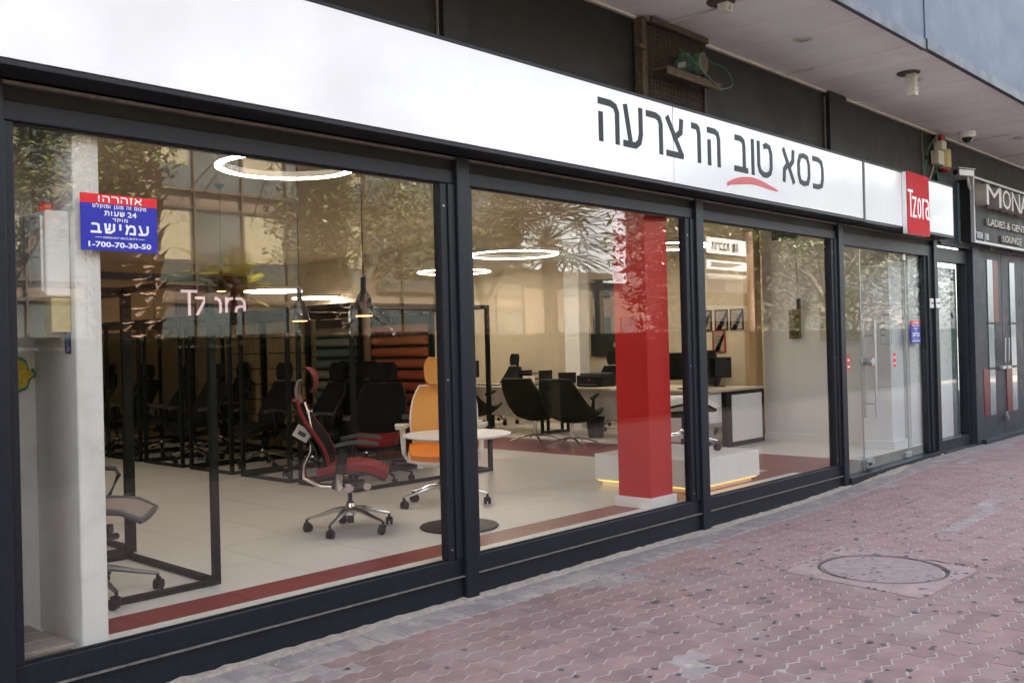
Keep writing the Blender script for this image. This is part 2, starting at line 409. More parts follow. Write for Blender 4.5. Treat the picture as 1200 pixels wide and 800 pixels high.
# crumbled mortar along the wall foot
g = M(); n = 260; x0, x1 = -2, 13.4
for i in range(n+1):
    x = x0 + (x1-x0)*i/n; wd = .05 + .045*abs(noise.noise(Vector((x*2.3, 0, 0)))) + (.12*max(0, noise.noise(Vector((x*.8, 4, 0)))))
    if 10 < x < 11.4: wd += .10*math.sin((x-10)/1.4*PI)
    h = .018 + .02*abs(noise.noise(Vector((x*9, 2, 0))))
    for j, (fy, fz) in enumerate(((0, 1), (.35, .9), (.7, .55), (1, .05))):
        g.v.append(Vector((x, .03 - wd*fy - .012*noise.noise(Vector((x*14, j, 0))), gz(x) - .006 + h*fz + .006*noise.noise(Vector((x*22, j*3, 1))))))
    if i:
        for j in range(3): a = 4*(i-1)+j; g.f.append((a, a+1, a+5, a+4))
tag(put('mortar_rubble', g, mortar, smooth=True), 'crumbled sandy mortar along the foot of the shopfront', None, kind='stuff')
g = M(); gl_ = M()
for i in range(1250):
    x = rp.uniform(2.5, 15); y = -.35 - 3.4*rp.random()**.8
    if i >= 1150: x = rp.uniform(5.95, 7.05); y = rp.uniform(-2.19, -1.2)
    if noise.noise(Vector((x*.5, y*.7, 0))) + rp.random()*.9 < .25: continue
    r = rp.uniform(.006, .0185)*(1.25 if rp.random() < .2 else 1); z = gz(x) + .0035 + (.004 if 5.93 < x < 7.07 and -2.2 < y < -1.18 else 0); n = 9; ph = rp.random()*6
    vs = [(x, y, z+.0018)] + [(x + r*(1+.25*math.sin(3*q+ph))*math.cos(q)*1.15, y + r*(1+.2*math.cos(2*q+ph))*math.sin(q), z-.001) for q in [2*PI*k/n for k in range(n)]]
    g.add(vs, [(0, 1+k, 1+(k+1) % n) for k in range(n)])
tag(put('gum_spots', g, gum, smooth=True), 'flattened dark chewing gum spots on the red pavers', None, kind='stuff')
for i in range(160):
    x = rp.uniform(2.5, 14); y = -.1 - 3.4*rp.random()**1.5; r = rp.uniform(.002, .007)
    gl_.obox((x, y, gz(x)+.004), (r*2, r*1.3, .003), Matrix.Rotation(rp.random()*6, 3, 'Z'))
for k in range(260):                                     # grains washed out of the joints next to the wall
    x = rp.uniform(2, 13); y = -.02 - .3*rp.random()**1.6; r = rp.uniform(.002, .006)
    gl_.obox((x, y, gz(x)+.004), (r*2, r*1.6, r*1.3), Matrix.Rotation(rp.random()*6, 3, 'Z'))
tag(put('litter_crumbs', gl_, litter), 'tiny pale crumbs and grit scattered on the pavers', None, kind='stuff')
# manhole
mh = thing('manhole', 'round concrete manhole cover set in a square pinkish slab', 'manhole', (6.5, -1.7, 0))
g = M()
N_ = 56; cxm, cym, rm = 6.52, -1.69, .40
outer = []
for k in range(N_):
    q = 2*PI*k/N_; d = Vector((math.cos(q), math.sin(q)))
    best = 9
    for i in range(4):
        a = Vector(HOLE[i]); b = Vector(HOLE[(i+1) % 4]); e = b-a; den = d.x*e.y - d.y*e.x
        if abs(den) > 1e-6:
            t = ((a.x-cxm)*e.y - (a.y-cym)*e.x)/den; u = ((a.x-cxm)*d.y - (a.y-cym)*d.x)/den
            if t > 0 and -.001 <= u <= 1.001: best = min(best, t)
    outer.append((cxm + d.x*best, cym + d.y*best))
for k in range(N_):
    q = 2*PI*k/N_
    g.v += [Vector((outer[k][0], outer[k][1], -.02)), Vector((outer[k][0], outer[k][1], .004)), Vector((cxm + .43*math.cos(q), cym + .43*math.sin(q), .007)), Vector((cxm + .43*math.cos(q), cym + .43*math.sin(q), -.02))]
for k in range(N_):
    a, b = 4*k, 4*((k+1) % N_)
    for j in range(3): g.f.append((a+j, b+j, b+j+1, a+j+1))
put('slab', g, slabm, mh)
put('ring', M().torus((cxm, cym, -.01), .412, .022, .011), rustdk, mh)
for pts in ([(6.98, -1.62), (6.93, -1.75), (6.99, -1.86), (6.95, -2.0)], [(6.93, -1.75), (6.86, -1.80)], [(6.10, -1.42), (6.16, -1.5), (6.13, -1.6)], [(6.3, -2.13), (6.38, -2.09), (6.5, -2.14)]):
    put('crack', M().tube([(a, b, .0045) for a, b in pts], .004, 5, .5), rustdk, mh)
put('cover', M().lathe([(.388, -.02), (.388, .004), (.383, .007)], (cxm, cym, 0), 48), coverm, mh)
# kerb, planter strip and far pavement
g = B(-40, 60, -6.35, -6.2, -.19, .02); tag(put('kerb', g, kerbm, bevel=.01), 'pale concrete kerb between sidewalk and planting strip', None, kind='structure')
tag(put('planting_bed', B(-40, 60, -10.2, -6.36, -.3, .03), soil), 'soil bed under the hedge and palms', None, kind='structure')
tag(put('far_pavement', B(-60, 90, -30, -24, -.3, -.04), kerbm), 'pavement in front of the office building across', None, kind='structure')
# ================================================================ SHOPFRONT
# steel posts
posts = [(1.34, 1.50), (4.185, 4.295), (6.955, 7.068), (9.69, 9.802), (12.41, 12.525)]
plab = ['black steel post at the far left edge of the shopfront', 'black steel post between the first and second shop window', 'black steel post right of the red column', 'black steel post left of the glass entrance door', 'black steel post right of the entrance with a white intercom button']
for (a, b), l in zip(posts, plab):
    m_ = B(a, b, 0, .17, gz(a)-.05, 2.818)
    o = single('steel_post', m_, black, l, 'post', 'black steel posts of the shopfront', bevel=.004)
# windows
bays = [(1.502, 4.183), (4.297, 6.953), (7.07, 9.688)]
wl = ['large left shop window with a blue security sticker and dark aluminium frame', 'middle shop window in front of the red column', 'right shop window in front of the white podium and desk']
for (a, b), l in zip(bays, wl):
    t = thing('shop_window', l, 'window', ((a+b)/2, .06, 0), group='shop windows')
    g = B(a, b, .035, .11, .152, .262); put('bottom_rail', g, black, t, bevel=.004)
    put('kick_plate', B(a, b, .03, .10, -.05, .147), black, t, bevel=.003)
    put('ledge_strip', B(a, b, .012, .034, .1475, .1535), ledge, t)
    put('top_rail', B(a, b, .03, .11, 2.645, 2.735), black, t, bevel=.006)
    sl_, sr_ = (.045, .115)
    put('stile', B(a, a+sl_, .032, .108, .264, 2.643), black, t, bevel=.004)
    put('stile', B(b-sr_, b-.06, .034, .106, .264, 2.643), black, t, bevel=.004)
    put('stile', B(b-.058, b, .022, .106, .264, 2.643), black, t, bevel=.004)
    put('gasket', B(a+sl_, b-sr_, .055, .064, .262, .272).box(a+sl_, b-sr_, .055, .064, 2.635, 2.645), blkpl, t)
    put('glass_pane', B(a+sl_, b-sr_, .068, .078, .264, 2.643), GLASS, t)
    for z in (.33, 1.4, 2.5):
        put('screw', M().lathe([(.006, -.002), (.006, 0)], (b-.09, .0335, z), 10, 'y'), alu, t, smooth=True)
lint = thing('lintel', 'black lintel beam above the shop windows under the sign', 'lintel', (7, .1, 2.74))
put('beam', B(-3, 12.6, .05, .2, 2.737, 2.86), blackm, lint)
put('beam_lip', B(-3, 12.6, .012, .048, 2.80, 2.815), ledge, lint)
# wall left of the shop (out of frame mostly)
lw = thing('facade_wall', 'black shopfront cladding continuing left of the first window', 'wall', (-2, .1, 0))
for i in range(4): put('panel', B(-7+i*2.09, -7+i*2.09+2.08, .02, .2, -.05, 2.815), black, lw, bevel=.004)
# sign
sg = thing('shop_sign', 'long white lightbox sign with black Hebrew letters and a red smile', 'sign', (6, -.1, 2.82))
put('sign_frame', B(-4, 9.86, -.195, 0, 2.822, 2.848).box(-4, 9.86, -.195, 0, 3.452, 3.478).box(9.858, 9.915, -.198, 0, 2.82, 3.48), black, sg, bevel=.004)
put('sign_body', B(-4, 9.85, -.17, .03, 2.85, 3.45), blackm, sg)
put('sign_panel', B(-4, 6.335, -.2, -.172, 2.851, 3.450), signw, sg, bevel=.002)
put('sign_panel', B(6.345, 9.853, -.2, -.172, 2.851, 3.450), signw, sg, bevel=.002)
SZ0, SH, ST = 3.052, .315, .048
def letter(strokes, xa, xb, st=ST, y0=-.204, y1=-.1995, z0=SZ0, h=SH, name='letter', mt=None, par=None, dx=0):
    W = xb-xa; hs = st/2; m_ = M(); yy = 0
    for k, stq in enumerate(strokes):
        cl = stq[0] == 'c'; p_ = stq[1:] if cl else stq
        pts = [(xa + hs + u*(W-st), z0 + hs + v_*(h-st)) for u, v_ in p_]
        e = []
        for u, v_ in p_: e.append((u, v_))
        if not cl:                                      # strokes run to the letter's edge at their ends
            pts = list(pts)
            def ext(i, j):
                a, b = Vector(pts[i]), Vector(pts[j]); d = (a-b).normalized()*hs
                return tuple(a + d)
            pts = [ext(0, 1)] + pts[1:-1] + [ext(-1, -2)]
        m_.ribbon(pts, st, y0 - .0004*k, y1, closed=cl)
    return put(name, m_, mt or signk, par or sg)
HE = [[(0, 1), (.6, 1), (.88, .94), (1, .78), (1, 0)], [(.02, .62), (.02, 0)]]
AY = [[(1, 1), (1, .35), (.9, .12), (.65, 0), (0, 0)], [(.05, 1), (.32, .1)]]
RE = [[(0, 1), (.6, 1), (.88, .94), (1, .78), (1, 0)]]
TS = [[(0, 0), (1, 0)], [(.02, 1), (.98, .04)], [(1, 1), (.95, .7), (.5, .5)]]
BE = [[(.1, 1), (.5, 1), (.74, .93), (.8, .75), (.8, 0)], [(0, 0), (1, 0)]]
VA = [[(.5, 1), (.5, 0)]]
TE = [[(0, 1), (0, .3), (.1, .1), (.35, 0), (.65, 0), (.9, .1), (1, .3), (1, .75), (.88, .95), (.62, 1), (.5, .96)]]
AL = [[(.02, 1), (.98, 0)], [(1, 1), (.95, .7), (.6, .5)], [(0, 0), (.05, .35), (.4, .55)]]
SA = [['c', (.5, 1), (.15, .95), (0, .7), (0, .3), (.15, .05), (.5, 0), (.85, .05), (1, .3), (1, .7), (.85, .95)]]
KA = [[(0, 1), (.5, 1), (.88, .92), (1, .68), (1, .32), (.88, .08), (.5, 0), (0, 0)]]
HEB = {'ה': [[(0, 1), (.6, 1), (.88, .94), (1, .78), (1, 0)], [(.03, .42), (.03, .08)]], 'ע': AY, 'ר': RE, 'צ': TS, 'ב': BE, 'ו': VA, 'ט': TE, 'א': AL, 'ס': SA, 'כ': KA,
 'ז': [[(.1, 1), (.9, 1)], [(.5, 1), (.5, 0)]], 'ק': [[(0, 1), (.7, 1), (1, .85), (1, .5), (.6, .12)], [(.08, .62), (.08, -.3)]],
 'ם': [['c', (0, 1), (1, 1), (1, 0), (0, 0)]], 'מ': [[(0, 0), (.16, .6), (.05, 1)], [(.17, .68), (.5, 1), (.9, .93), (1, .65), (1, 0), (.5, 0)]],
 'ג': [[(.2, 1), (.7, 1), (.7, .4), (1, 0)], [(.7, .38), (.05, .02)]], 'ן': [[(.5, 1), (.5, -.35)]], 'י': [[(.5, 1), (.5, .5)]],
 'ל': [[(.05, 1.4), (.05, 1), (.95, 1), (.95, .65), (.4, 0)]], 'ש': [[(0, 1), (.1, 0), (.6, 0), (1, .3), (1, 1)], [(.5, 1), (.45, .4), (.12, .3)]],
 'ת': [[(.05, 1), (.75, 1), (1, .82), (1, 0)], [(.22, 1), (.22, .12), (-.05, 0)]], 'ד': [[(0, 1), (1, 1)], [(.82, 1), (.82, 0)]],
 'ח': [[(0, 1), (.75, 1), (1, .85), (1, 0)], [(.02, 1), (.02, 0)]], 'פ': [[(.5, .5), (.05, .5), (.05, 1), (.7, 1), (1, .85), (1, .15), (.75, 0), (0, 0)]],
 'ף': [[(.5, .5), (.05, .5), (.05, 1), (.7, 1), (1, .85), (1, -.35)]], '!': [[(.5, .95), (.5, .55)], [(.5, .08), (.5, .04)]]}
def heb(par, s, c, y, h, width, mt, st=.2, depth=.001, flip=False):
    ws = [.38 if ch in 'וזןי!' else (.5 if ch in ' ג' else .82) for ch in s]; gap = .2
    tot = sum(ws) + gap*(len(s)-1); k = width/tot; x = c[0] + width/2; g = M()      # laid out from the right to the left
    for ch, w_ in zip(s, ws):
        W = w_*k; x -= W
        if ch != ' ':
            t_ = st*h; hs = t_/2
            for j, stq in enumerate(HEB[ch]):
                cl = stq[0] == 'c'; p_ = stq[1:] if cl else stq
                pts = [Vector((x + hs + u*(W-t_), c[1] - h/2 + hs + v_*(h-t_))) for u, v_ in p_]
                if not cl: pts = [pts[0] + (pts[0]-pts[1]).normalized()*hs] + pts[1:-1] + [pts[-1] + (pts[-1]-pts[-2]).normalized()*hs]
                g.ribbon([tuple(q) for q in pts], t_, y - depth - .0002*j, y, closed=cl)
        x -= gap*k
    if flip: g.xf(Matrix.Translation((c[0], y, 0)) @ Matrix.Rotation(PI, 4, 'Z') @ Matrix.Translation((-c[0], -y, 0)))
    return put('lettering', g, mt, par)
for s_, a, b in ((HE, 5.394, 5.64), (AY, 5.686, 5.931), (RE, 5.98, 6.194), (TS, 6.24, 6.478), (RE, 6.60, 6.733), (HE, 6.835, 7.034),
                 (BE, 7.254, 7.483), (VA, 7.541, 7.601), (TE, 7.65, 7.922), (AL, 8.113, 8.345), (SA, 8.403, 8.66), (KA, 8.715, 8.946)):
    letter(s_, a, b)
g = M(); up = []; lo = []
for i in range(25):
    t = i/24; x = 7.13 + .88*t; zc = 2.925 + .075*math.sin(min(1, t*1.25)**.8*PI*.62)*1.0 - .10*max(0, t-.45)**1.5; th = .036*math.sin(PI*min(1, max(.04, t)))**.5*(1-.55*t) + .004
    up.append((x, zc+th)); lo.append((x, zc-th))
for (x, a), (_, b) in zip(up, lo): g.v += [Vector((x, -.2045, a)), Vector((x, -.2045, b)), Vector((x, -.1995, a)), Vector((x, -.1995, b))]
for i in range(24): a = 4*i; g.f += [(a, a+1, a+5, a+4), (a, a+4, a+6, a+2), (a+1, a+3, a+7, a+5)]
put('smile_stroke', g, redsm, sg)
s2 = thing('blank_sign', 'short blank white lightbox behind the red Tzora box', 'sign', (11.2, -.1, 2.82))
put('sign_frame', B(9.92, 12.56, -.195, 0, 2.815, 2.843).box(9.92, 12.56, -.195, 0, 3.452, 3.478).box(12.535, 12.56, -.196, 0, 2.844, 3.451), black, s2, bevel=.003)
put('sign_panel', B(9.922, 12.533, -.2, -.1, 2.845, 3.450), signw, s2, bevel=.002)
tz = thing('tzora_box_sign', 'red box sign reading Tzora above the entrance', 'sign', (11.23, -.23, 2.765))
put('box_side', B(10.90, 11.565, -.252, -.203, 2.765, 3.462), whitev, tz, bevel=.002)
put('box_face', B(10.903, 11.565, -.262, -.2525, 2.763, 3.464), redv, tz)
TZ = {'T': [[(0, 1), (1, 1)], [(.5, 1), (.5, 0)]], 'z': [[(0, 1), (1, 1), (0, 0), (1, 0)]],
      'o': [['c', (.5, 1), (.12, .9), (0, .7), (0, .3), (.12, .1), (.5, 0), (.88, .1), (1, .3), (1, .7), (.88, .9)]],
      'r': [[(0, 1), (0, 0)], [(0, .7), (.3, .95), (1, 1)]], 'a': [[(.1, 1), (.6, 1), (.92, .88), (1, .65), (1, 0), (1.25, 0)], ['c', (.5, .58), (.1, .5), (0, .3), (.1, .08), (.5, 0), (.95, .1), (1, .3), (.95, .55)]]}
def tzora(xa, xb, z0, h, st, y0, y1, mt, par):
    W = xb-xa; xh = h*.77
    for ch, u0, u1, hh in (('T', 0, .235, h), ('z', .20, .385, xh), ('o', .43, .60, xh), ('r', .655, .775, xh), ('a', .80, .975, xh)):
        letter(TZ[ch], xa+u0*W, xa+u1*W, st, y0, y1, z0, hh, 'letter', mt, par)
tzora(10.915, 11.56, 2.955, .31, .03, -.2645, -.2622, whitev, tz)
# upper wall, pilasters
uw = thing('upper_wall', 'black panelled wall between the white sign and the canopy', 'wall', (6, .1, 3.4))
for a, b in ((-4, -1.6), (-1.59, 1.29), (1.30, 4.06), (4.31, 6.15), (7.10, 9.47), (9.92, 12.16), (12.18, 15.0), (15.01, 19)):
    put('wall_panel', B(a, b, .03, .12, 2.9 if b < 12.6 else 3.2, 4.19), blackm, uw, bevel=.004)
for a, b in ((4.075, 4.295), (9.49, 9.90), (12.165, 12.175)):
    put('pilaster', B(a, b, -.03 if b-a > .1 else .026, .12, 2.9, 4.17), blackm, uw, bevel=.004)
    put('edge_bead', B(a-.012, a-.002, .012, .03, 3.4, 4.12), ledge, uw)
put('ceiling_angle', B(-4, 6.17, .0, .03, 4.155, 4.178).box(7.1, 19, .0, .03, 4.155, 4.178), trimw, uw)
# canopy soffit
cp = thing('canopy_soffit', 'grey panelled ceiling of the canopy above the sidewalk', 'canopy', (6, -.6, 4.2))
for i in range(44):
    a = 6.51 - 16*.53 + i*.53; j = rp.uniform(-.004, .004)
    put('soffit_panel', B(a+.004, a+.526, -1.23, .03, 4.18+j, 4.21), soff, cp, bevel=.003)
put('backing', B(-4, 20, -1.24, .2, 4.215, 4.24), blkpl, cp)
for a in (6.51, 8.63, 13.44, 15.08): put('bright_joint', B(a-.006, a+.006, -.62 if a != 8.63 else -.28, .0, 4.168, 4.178), trimw, cp)
fs = thing('canopy_fascia', 'blue grey metal cladding on the front edge of the canopy', 'cladding', (8, -1.26, 4.2))
put('bottom_lip', B(-4, 8.78, -1.275, -1.235, 4.155, 4.245), lipm, fs, bevel=.004)
put('bottom_lip', B(8.79, 20, -1.285, -1.235, 4.163, 4.257), lipm, fs, bevel=.004)
for a, b, y in ((-4, 1.4, -1.262), (1.41, 5.1, -1.26), (5.11, 8.775, -1.262), (8.785, 12.7, -1.272), (12.71, 16.4, -1.27), (16.41, 20, -1.272)):
    g = M()
    def fn(u, v_, a=a, b=b, y=y): return (a+(b-a)*u, y - .012*noise.noise(Vector((u*3+a, v_*2, 0))) + .006, 4.25 + 1.6*v_)
    g.sheet(fn, 14, 6, .01); put('fascia_panel', g, fascia, fs, smooth=True)
bd = thing('shop_building', 'building storeys above the canopy and behind the shop', 'building', (8, 8, 4.3))
put('upper_storeys', B(-16, 34, -1.22, 16, 5.86, 11.9), stoneb, bd)  # unseen storeys, height set so their shade covers sidewalk and hedge
put('storey_band', B(-16, 34, -1.1, .3, 4.25, 5.86), blackm, bd)
put('left_mass', B(-16, -3.2, .22, 16, -.2, 5.85), stoneb, bd)
fw = thing('far_shopfront', 'dark shopfront wall farther along beyond the lounge', 'wall', (27, .1, 0))
for k in range(5): put('panel', B(20.02 + k*2.8, 22.8 + k*2.8, .0, .2, -.05, 5.8), blackm, fw, bevel=.005)
# soffit fittings
def downlight(x, y, l):
    t = thing('downlight', l, 'light fitting', (x, y, 4.18), group='canopy downlights')
    put('bezel', M().torus((x, y, 4.166), .068, .03, .012, 40), trimw, t, smooth=True)
    put('lens', M().lathe([(.05, .0), (.03, -.012), (.004, -.018)][::-1], (x, y, 4.178), 24), alu, t, smooth=True)
downlight(7.71, -.63, 'round downlight in the canopy above the Hebrew letters')
downlight(9.78, -.79, 'unlit round downlight beside the hanging white box')
downlight(13.76, -.65, 'dark round downlight at the far right of the canopy')
def hangbox(x, y, h, l):
    t = thing('junction_box', l, 'box', (x, y, 4.18), group='boxes hanging under the canopy')
    put('casing', B(x-.045, x+.045, y-.045, y+.045, 4.17-h, 4.17), offw, t, bevel=.006)
    put('collar', M().lathe([(.10, -.012), (.11, 0)], (x-.03, y+.02, 4.177), 20), rust, t)
    for q in (.6, .8): put('knockout', M().lathe([(.008, -.002), (.008, 0)], (x-.02, y-.0455, 4.17-h*q), 8, 'y'), dkgrey, t)
hangbox(9.53, -.86, .215, 'off white box hanging under the canopy above the sign end')
hangbox(6.43, -.64, .075, 'small off white box under the canopy at the top edge')
t = thing('dome_camera', 'white dome security camera under the canopy by the sirens', 'camera', (12.86, -.29, 4.18))
put('mount', M().lathe([(.10, -.07), (.105, -.05), (.10, 0)], (12.86, -.29, 4.177), 28), whitepl, t, smooth=True)
put('dome', M().lathe([(.01, -.065), (.035, -.055), (.055, -.03), (.062, 0)], (12.86, -.29, 4.11), 24), screen, t, smooth=True)
# sirens
t = thing('alarm_siren', 'cream alarm siren box with red lens on top', 'alarm', (12.62, -.02, 3.9))
put('casing', B(12.54, 12.70, -.09, .02, 3.955, 4.07), offw, t, bevel=.008); put('lens', B(12.55, 12.69, -.08, .01, 4.075, 4.15), redl, t, bevel=.01)
t = thing('junction_box', 'lower cream wiring box under the alarm siren', 'box', (12.55, -.02, 3.75))
put('casing', B(12.44, 12.64, -.08, .02, 3.765, 3.94), offw, t, bevel=.008)
t = thing('alarm_siren', 'yellowed alarm siren with a red lens underneath', 'alarm', (12.76, -.02, 3.75))
put('casing', M().lathe([(.07, .04), (.085, .05), (.085, .27), (.07, .285)], (12.76, -.03, 3.70), 20), yellpl, t, smooth=True)
put('lens', M().lathe([(.045, .0), (.06, .02), (.06, .04)], (12.76, -.03, 3.698), 20), redl, t, smooth=True)
def cable(pts, r, mt, l):
    P_ = [Vector(p) for p in pts]; out = []
    for i in range(len(P_)-1):
        p0, p1, p2, p3 = P_[max(i-1, 0)], P_[i], P_[i+1], P_[min(i+2, len(P_)-1)]
        for k in range(6):
            t_ = k/6; out.append(.5*((2*p1) + (p2-p0)*t_ + (2*p0-5*p1+4*p2-p3)*t_**2 + (3*p1-p0-3*p2+p3)*t_**3))
    out.append(P_[-1]); return single('cable', M().tube(out, r, 6), mt, l, 'cable', smooth=True)
cable([(12.6, -.03, 4.15), (12.3, -.08, 4.05), (12.0, -.10, 3.85), (11.85, -.09, 3.46)], .011, cableg, 'green cable curving down from the upper siren to the sign')
cable([(12.58, -.02, 4.13), (12.35, -.06, 3.95), (12.25, -.08, 3.7), (12.05, -.08, 3.47)], .009, cableb, 'beige cable drooping beside the green one to the sign')
cable([(12.55, -.0, 3.765), (12.56, -.02, 3.6), (12.57, -.02, 3.44)], .012, cableg, 'straight green cable below the lower wiring box')
# bullet cameras
def bullet(x, y, z, rz, l, s=1.0, mt=silv):
    t = thing('bullet_camera', l, 'camera', (x, y, z), rz); 
    m_ = M().box(-.13*s, .12*s, -.045*s, .045*s, -.04*s, .035*s); put('body', m_, mt, t, local=True, bevel=.008)
    put('sunshade', M().box(-.15*s, .13*s, -.055*s, .055*s, .04*s, .05*s), mt, t, local=True, bevel=.003)
    put('lens', M().lathe([(.03*s, -.02), (.03*s, 0)], (-.132*s, 0, 0), 16, 'x'), screen, t, local=True)
    put('bracket', M().tube([(.06*s, 0, -.04*s), (.10*s, .02, -.14*s), (.16*s, .05, -.17*s)], .014*s, 8), mt, t, local=True, smooth=True)
bullet(12.82, -.25, 3.66, -.35, 'grey bullet camera left of the metal framed sign', 1.1)
bullet(15.1, -.5, 4.0, 2.6, 'floodlight shaped camera under the canopy above the black sign', 1.2, offw)
# fan unit
fu = thing('exhaust_fan', 'rusty motor and wire mesh exhaust cage above the sign', 'fan', (6.6, 0, 3.4))
put('grimy_filter', B(6.2, 7.07, -.02, .1, 2.95, 4.15), grime, fu)
g = M(); rg = random.Random(5)
for i in range(24):
    x = 6.26 + i*.034; pts = [(x + rg.uniform(-.006, .006), -.075 + rg.uniform(-.012, .012), 3.3 + .17*k) for k in range(6)]
    g.tube(pts, .0022, 4)
for k in range(18):
    z = 3.42 + k*.042; g.tube([(6.24 + .2*i, -.078 + rg.uniform(-.012, .012), z + rg.uniform(-.008, .008)) for i in range(5)], .0022, 4)
put('wire_mesh', g, rust, fu, kind='stuff')
put('cage_post', B(6.17, 6.235, -.05, .03, 3.2, 4.165), rust, fu, bevel=.004)
put('cage_post', B(7.06, 7.10, -.05, .03, 3.2, 4.165), black, fu, bevel=.004)
put('cage_rail', B(6.24, 7.06, -.10, -.07, 4.12, 4.165), rust, fu)
put('clip', B(6.06, 6.155, -.1, -.07, 3.885, 3.92), rust, fu, bevel=.004)
g = M().box(6.25, 7.05, -.22, -.09, 3.735, 3.755).box(6.25, 7.05, -.225, -.213, 3.69, 3.754); put('shelf', g, rust, fu, bevel=.003)
mm = Matrix.Translation((6.68, -.13, 3.85)) @ Matrix.Rotation(-1.42, 4, 'Z') @ Matrix.Scale(.85, 4)
put('motor_body', M().lathe([(.055, -.13), (.082, -.11), (.082, .08), (.07, .09)], (0, 0, 0), 20, 'x').xf(mm), motorg, fu, smooth=True)
g = M()
for k in range(14):
    q = 2*PI*k/14; g.obox((-.02, .086*math.cos(q), .086*math.sin(q)), (.17, .006, .014), Matrix.Rotation(q, 3, 'X'))
put('cooling_fins', g.xf(mm), motorg, fu)
put('end_cap', M().lathe([(.095, .09), (.10, .10), (.10, .165), (.085, .175)], (0, 0, 0), 24, 'x').xf(mm), motorg, fu, smooth=True)
put('fan_cover', M().lathe([(.09, .172), (.07, .182), (.02, .184)], (0, 0, 0), 24, 'x').xf(mm), rust, fu, smooth=True)
put('terminal_box', M().box(-.08, .02, -.04, .04, .075, .125).xf(mm), motorg, fu, bevel=.012)
put('name_plate', M().box(-.06, .02, -.091, -.087, -.03, .02).xf(mm), silv, fu)
put('foot', M().box(-.09, .05, -.06, .06, -.11, -.075).xf(mm), rust, fu)
cable([(7.02, -.04, 4.14), (7.05, -.10, 3.98), (7.22, -.16, 3.93), (7.27, -.2, 3.8), (7.1, -.22, 3.72), (6.95, -.235, 3.70)], .005, cableg, 'green cable looping from the canopy to the rusty fan shelf')
cable([(6.46, -.2, 3.93), (6.52, -.28, 3.83), (6.64, -.29, 3.775), (6.8, -.25, 3.76), (6.93, -.23, 3.73)], .005, cableg, 'short green cable lying along the rusty motor shelf')
# ================================================================ ENTRANCE
fr = thing('entrance_frame', 'dark frame and threshold around the glass entrance', 'door frame', (11.1, .1, 0))
put('head', B(9.804, 12.408, .03, .13, 2.60, 2.735), black, fr, bevel=.004)
g = M().add([(9.804, -.02, -.05), (12.408, -.02, -.05), (12.408, .2, -.05), (9.804, .2, -.05), (9.804, -.02, .115), (12.408, -.02, .152), (12.408, .2, .152), (9.804, .2, .115)],
            [(0, 3, 2, 1), (4, 5, 6, 7), (0, 1, 5, 4), (1, 2, 6, 5), (2, 3, 7, 6), (3, 0, 4, 7)])
put('threshold', g, black, fr, bevel=.004)
put('jamb', B(12.28, 12.408, .03, .13, .155, 2.598), black, fr, bevel=.004); put('jamb', B(12.20, 12.278, .05, .12, .155, 2.598), black, fr, bevel=.004)
sp_ = thing('side_pane', 'fixed glass pane left of the glass door', 'window', (10.1, .09, .1))
put('glass_pane', B(9.81, 10.372, .084, .094, .125, 2.598), GLASS2, sp_); put('edge_strip', B(10.374, 10.382, .082, .096, .125, 2.598), alu, sp_)
sp_ = thing('side_pane', 'narrow fixed glass pane right of the glass door', 'window', (11.9, .09, .1))
put('glass_pane', B(11.665, 12.198, .084, .094, .155, 2.598), GLASS2, sp_)
dr = thing('glass_door', 'frameless glass door with a tall steel bar handle', 'door', (11, .09, .12))
put('glass_leaf', B(10.387, 11.65, .083, .095, .135, 2.585), GLASS2, dr)
for y in (.03, .15): put('bar_handle', M().tube([(10.61 if y < .1 else 10.56, y, .70), (10.61 if y < .1 else 10.56, y, 1.80)], .015, 14), alu, dr, smooth=True)
for z in (.86, 1.62): put('handle_stud', M().tube([(10.59, .028, z), (10.59, .152, z)], .011, 10), alu, dr, smooth=True)
put('lock', M().lathe([(.045, -.03), (.048, -.02), (.048, .02), (.045, .03)], (10.53, .05, 1.33), 20, 'y').lathe([(.045, -.03), (.048, -.02), (.048, .02), (.045, .03)], (10.53, .13, 1.33), 20, 'y'), alu, dr, smooth=True)
put('floor_lock', M().lathe([(.04, -.03), (.045, .03)], (10.46, .05, .22), 20, 'y').lathe([(.04, -.03), (.045, .03)], (10.46, .13, .22), 20, 'y').box(10.40, 10.55, .06, .12, .16, .20), alu, dr, smooth=True)
put('hinge', B(11.60, 11.66, .07, .11, 2.52, 2.595), alu, dr, bevel=.003); put('hinge', B(11.56, 11.70, .07, .11, .15, .215), alu, dr, bevel=.003)
put('edge_strip', B(11.652, 11.66, .08, .098, .215, 2.5), alu, dr)
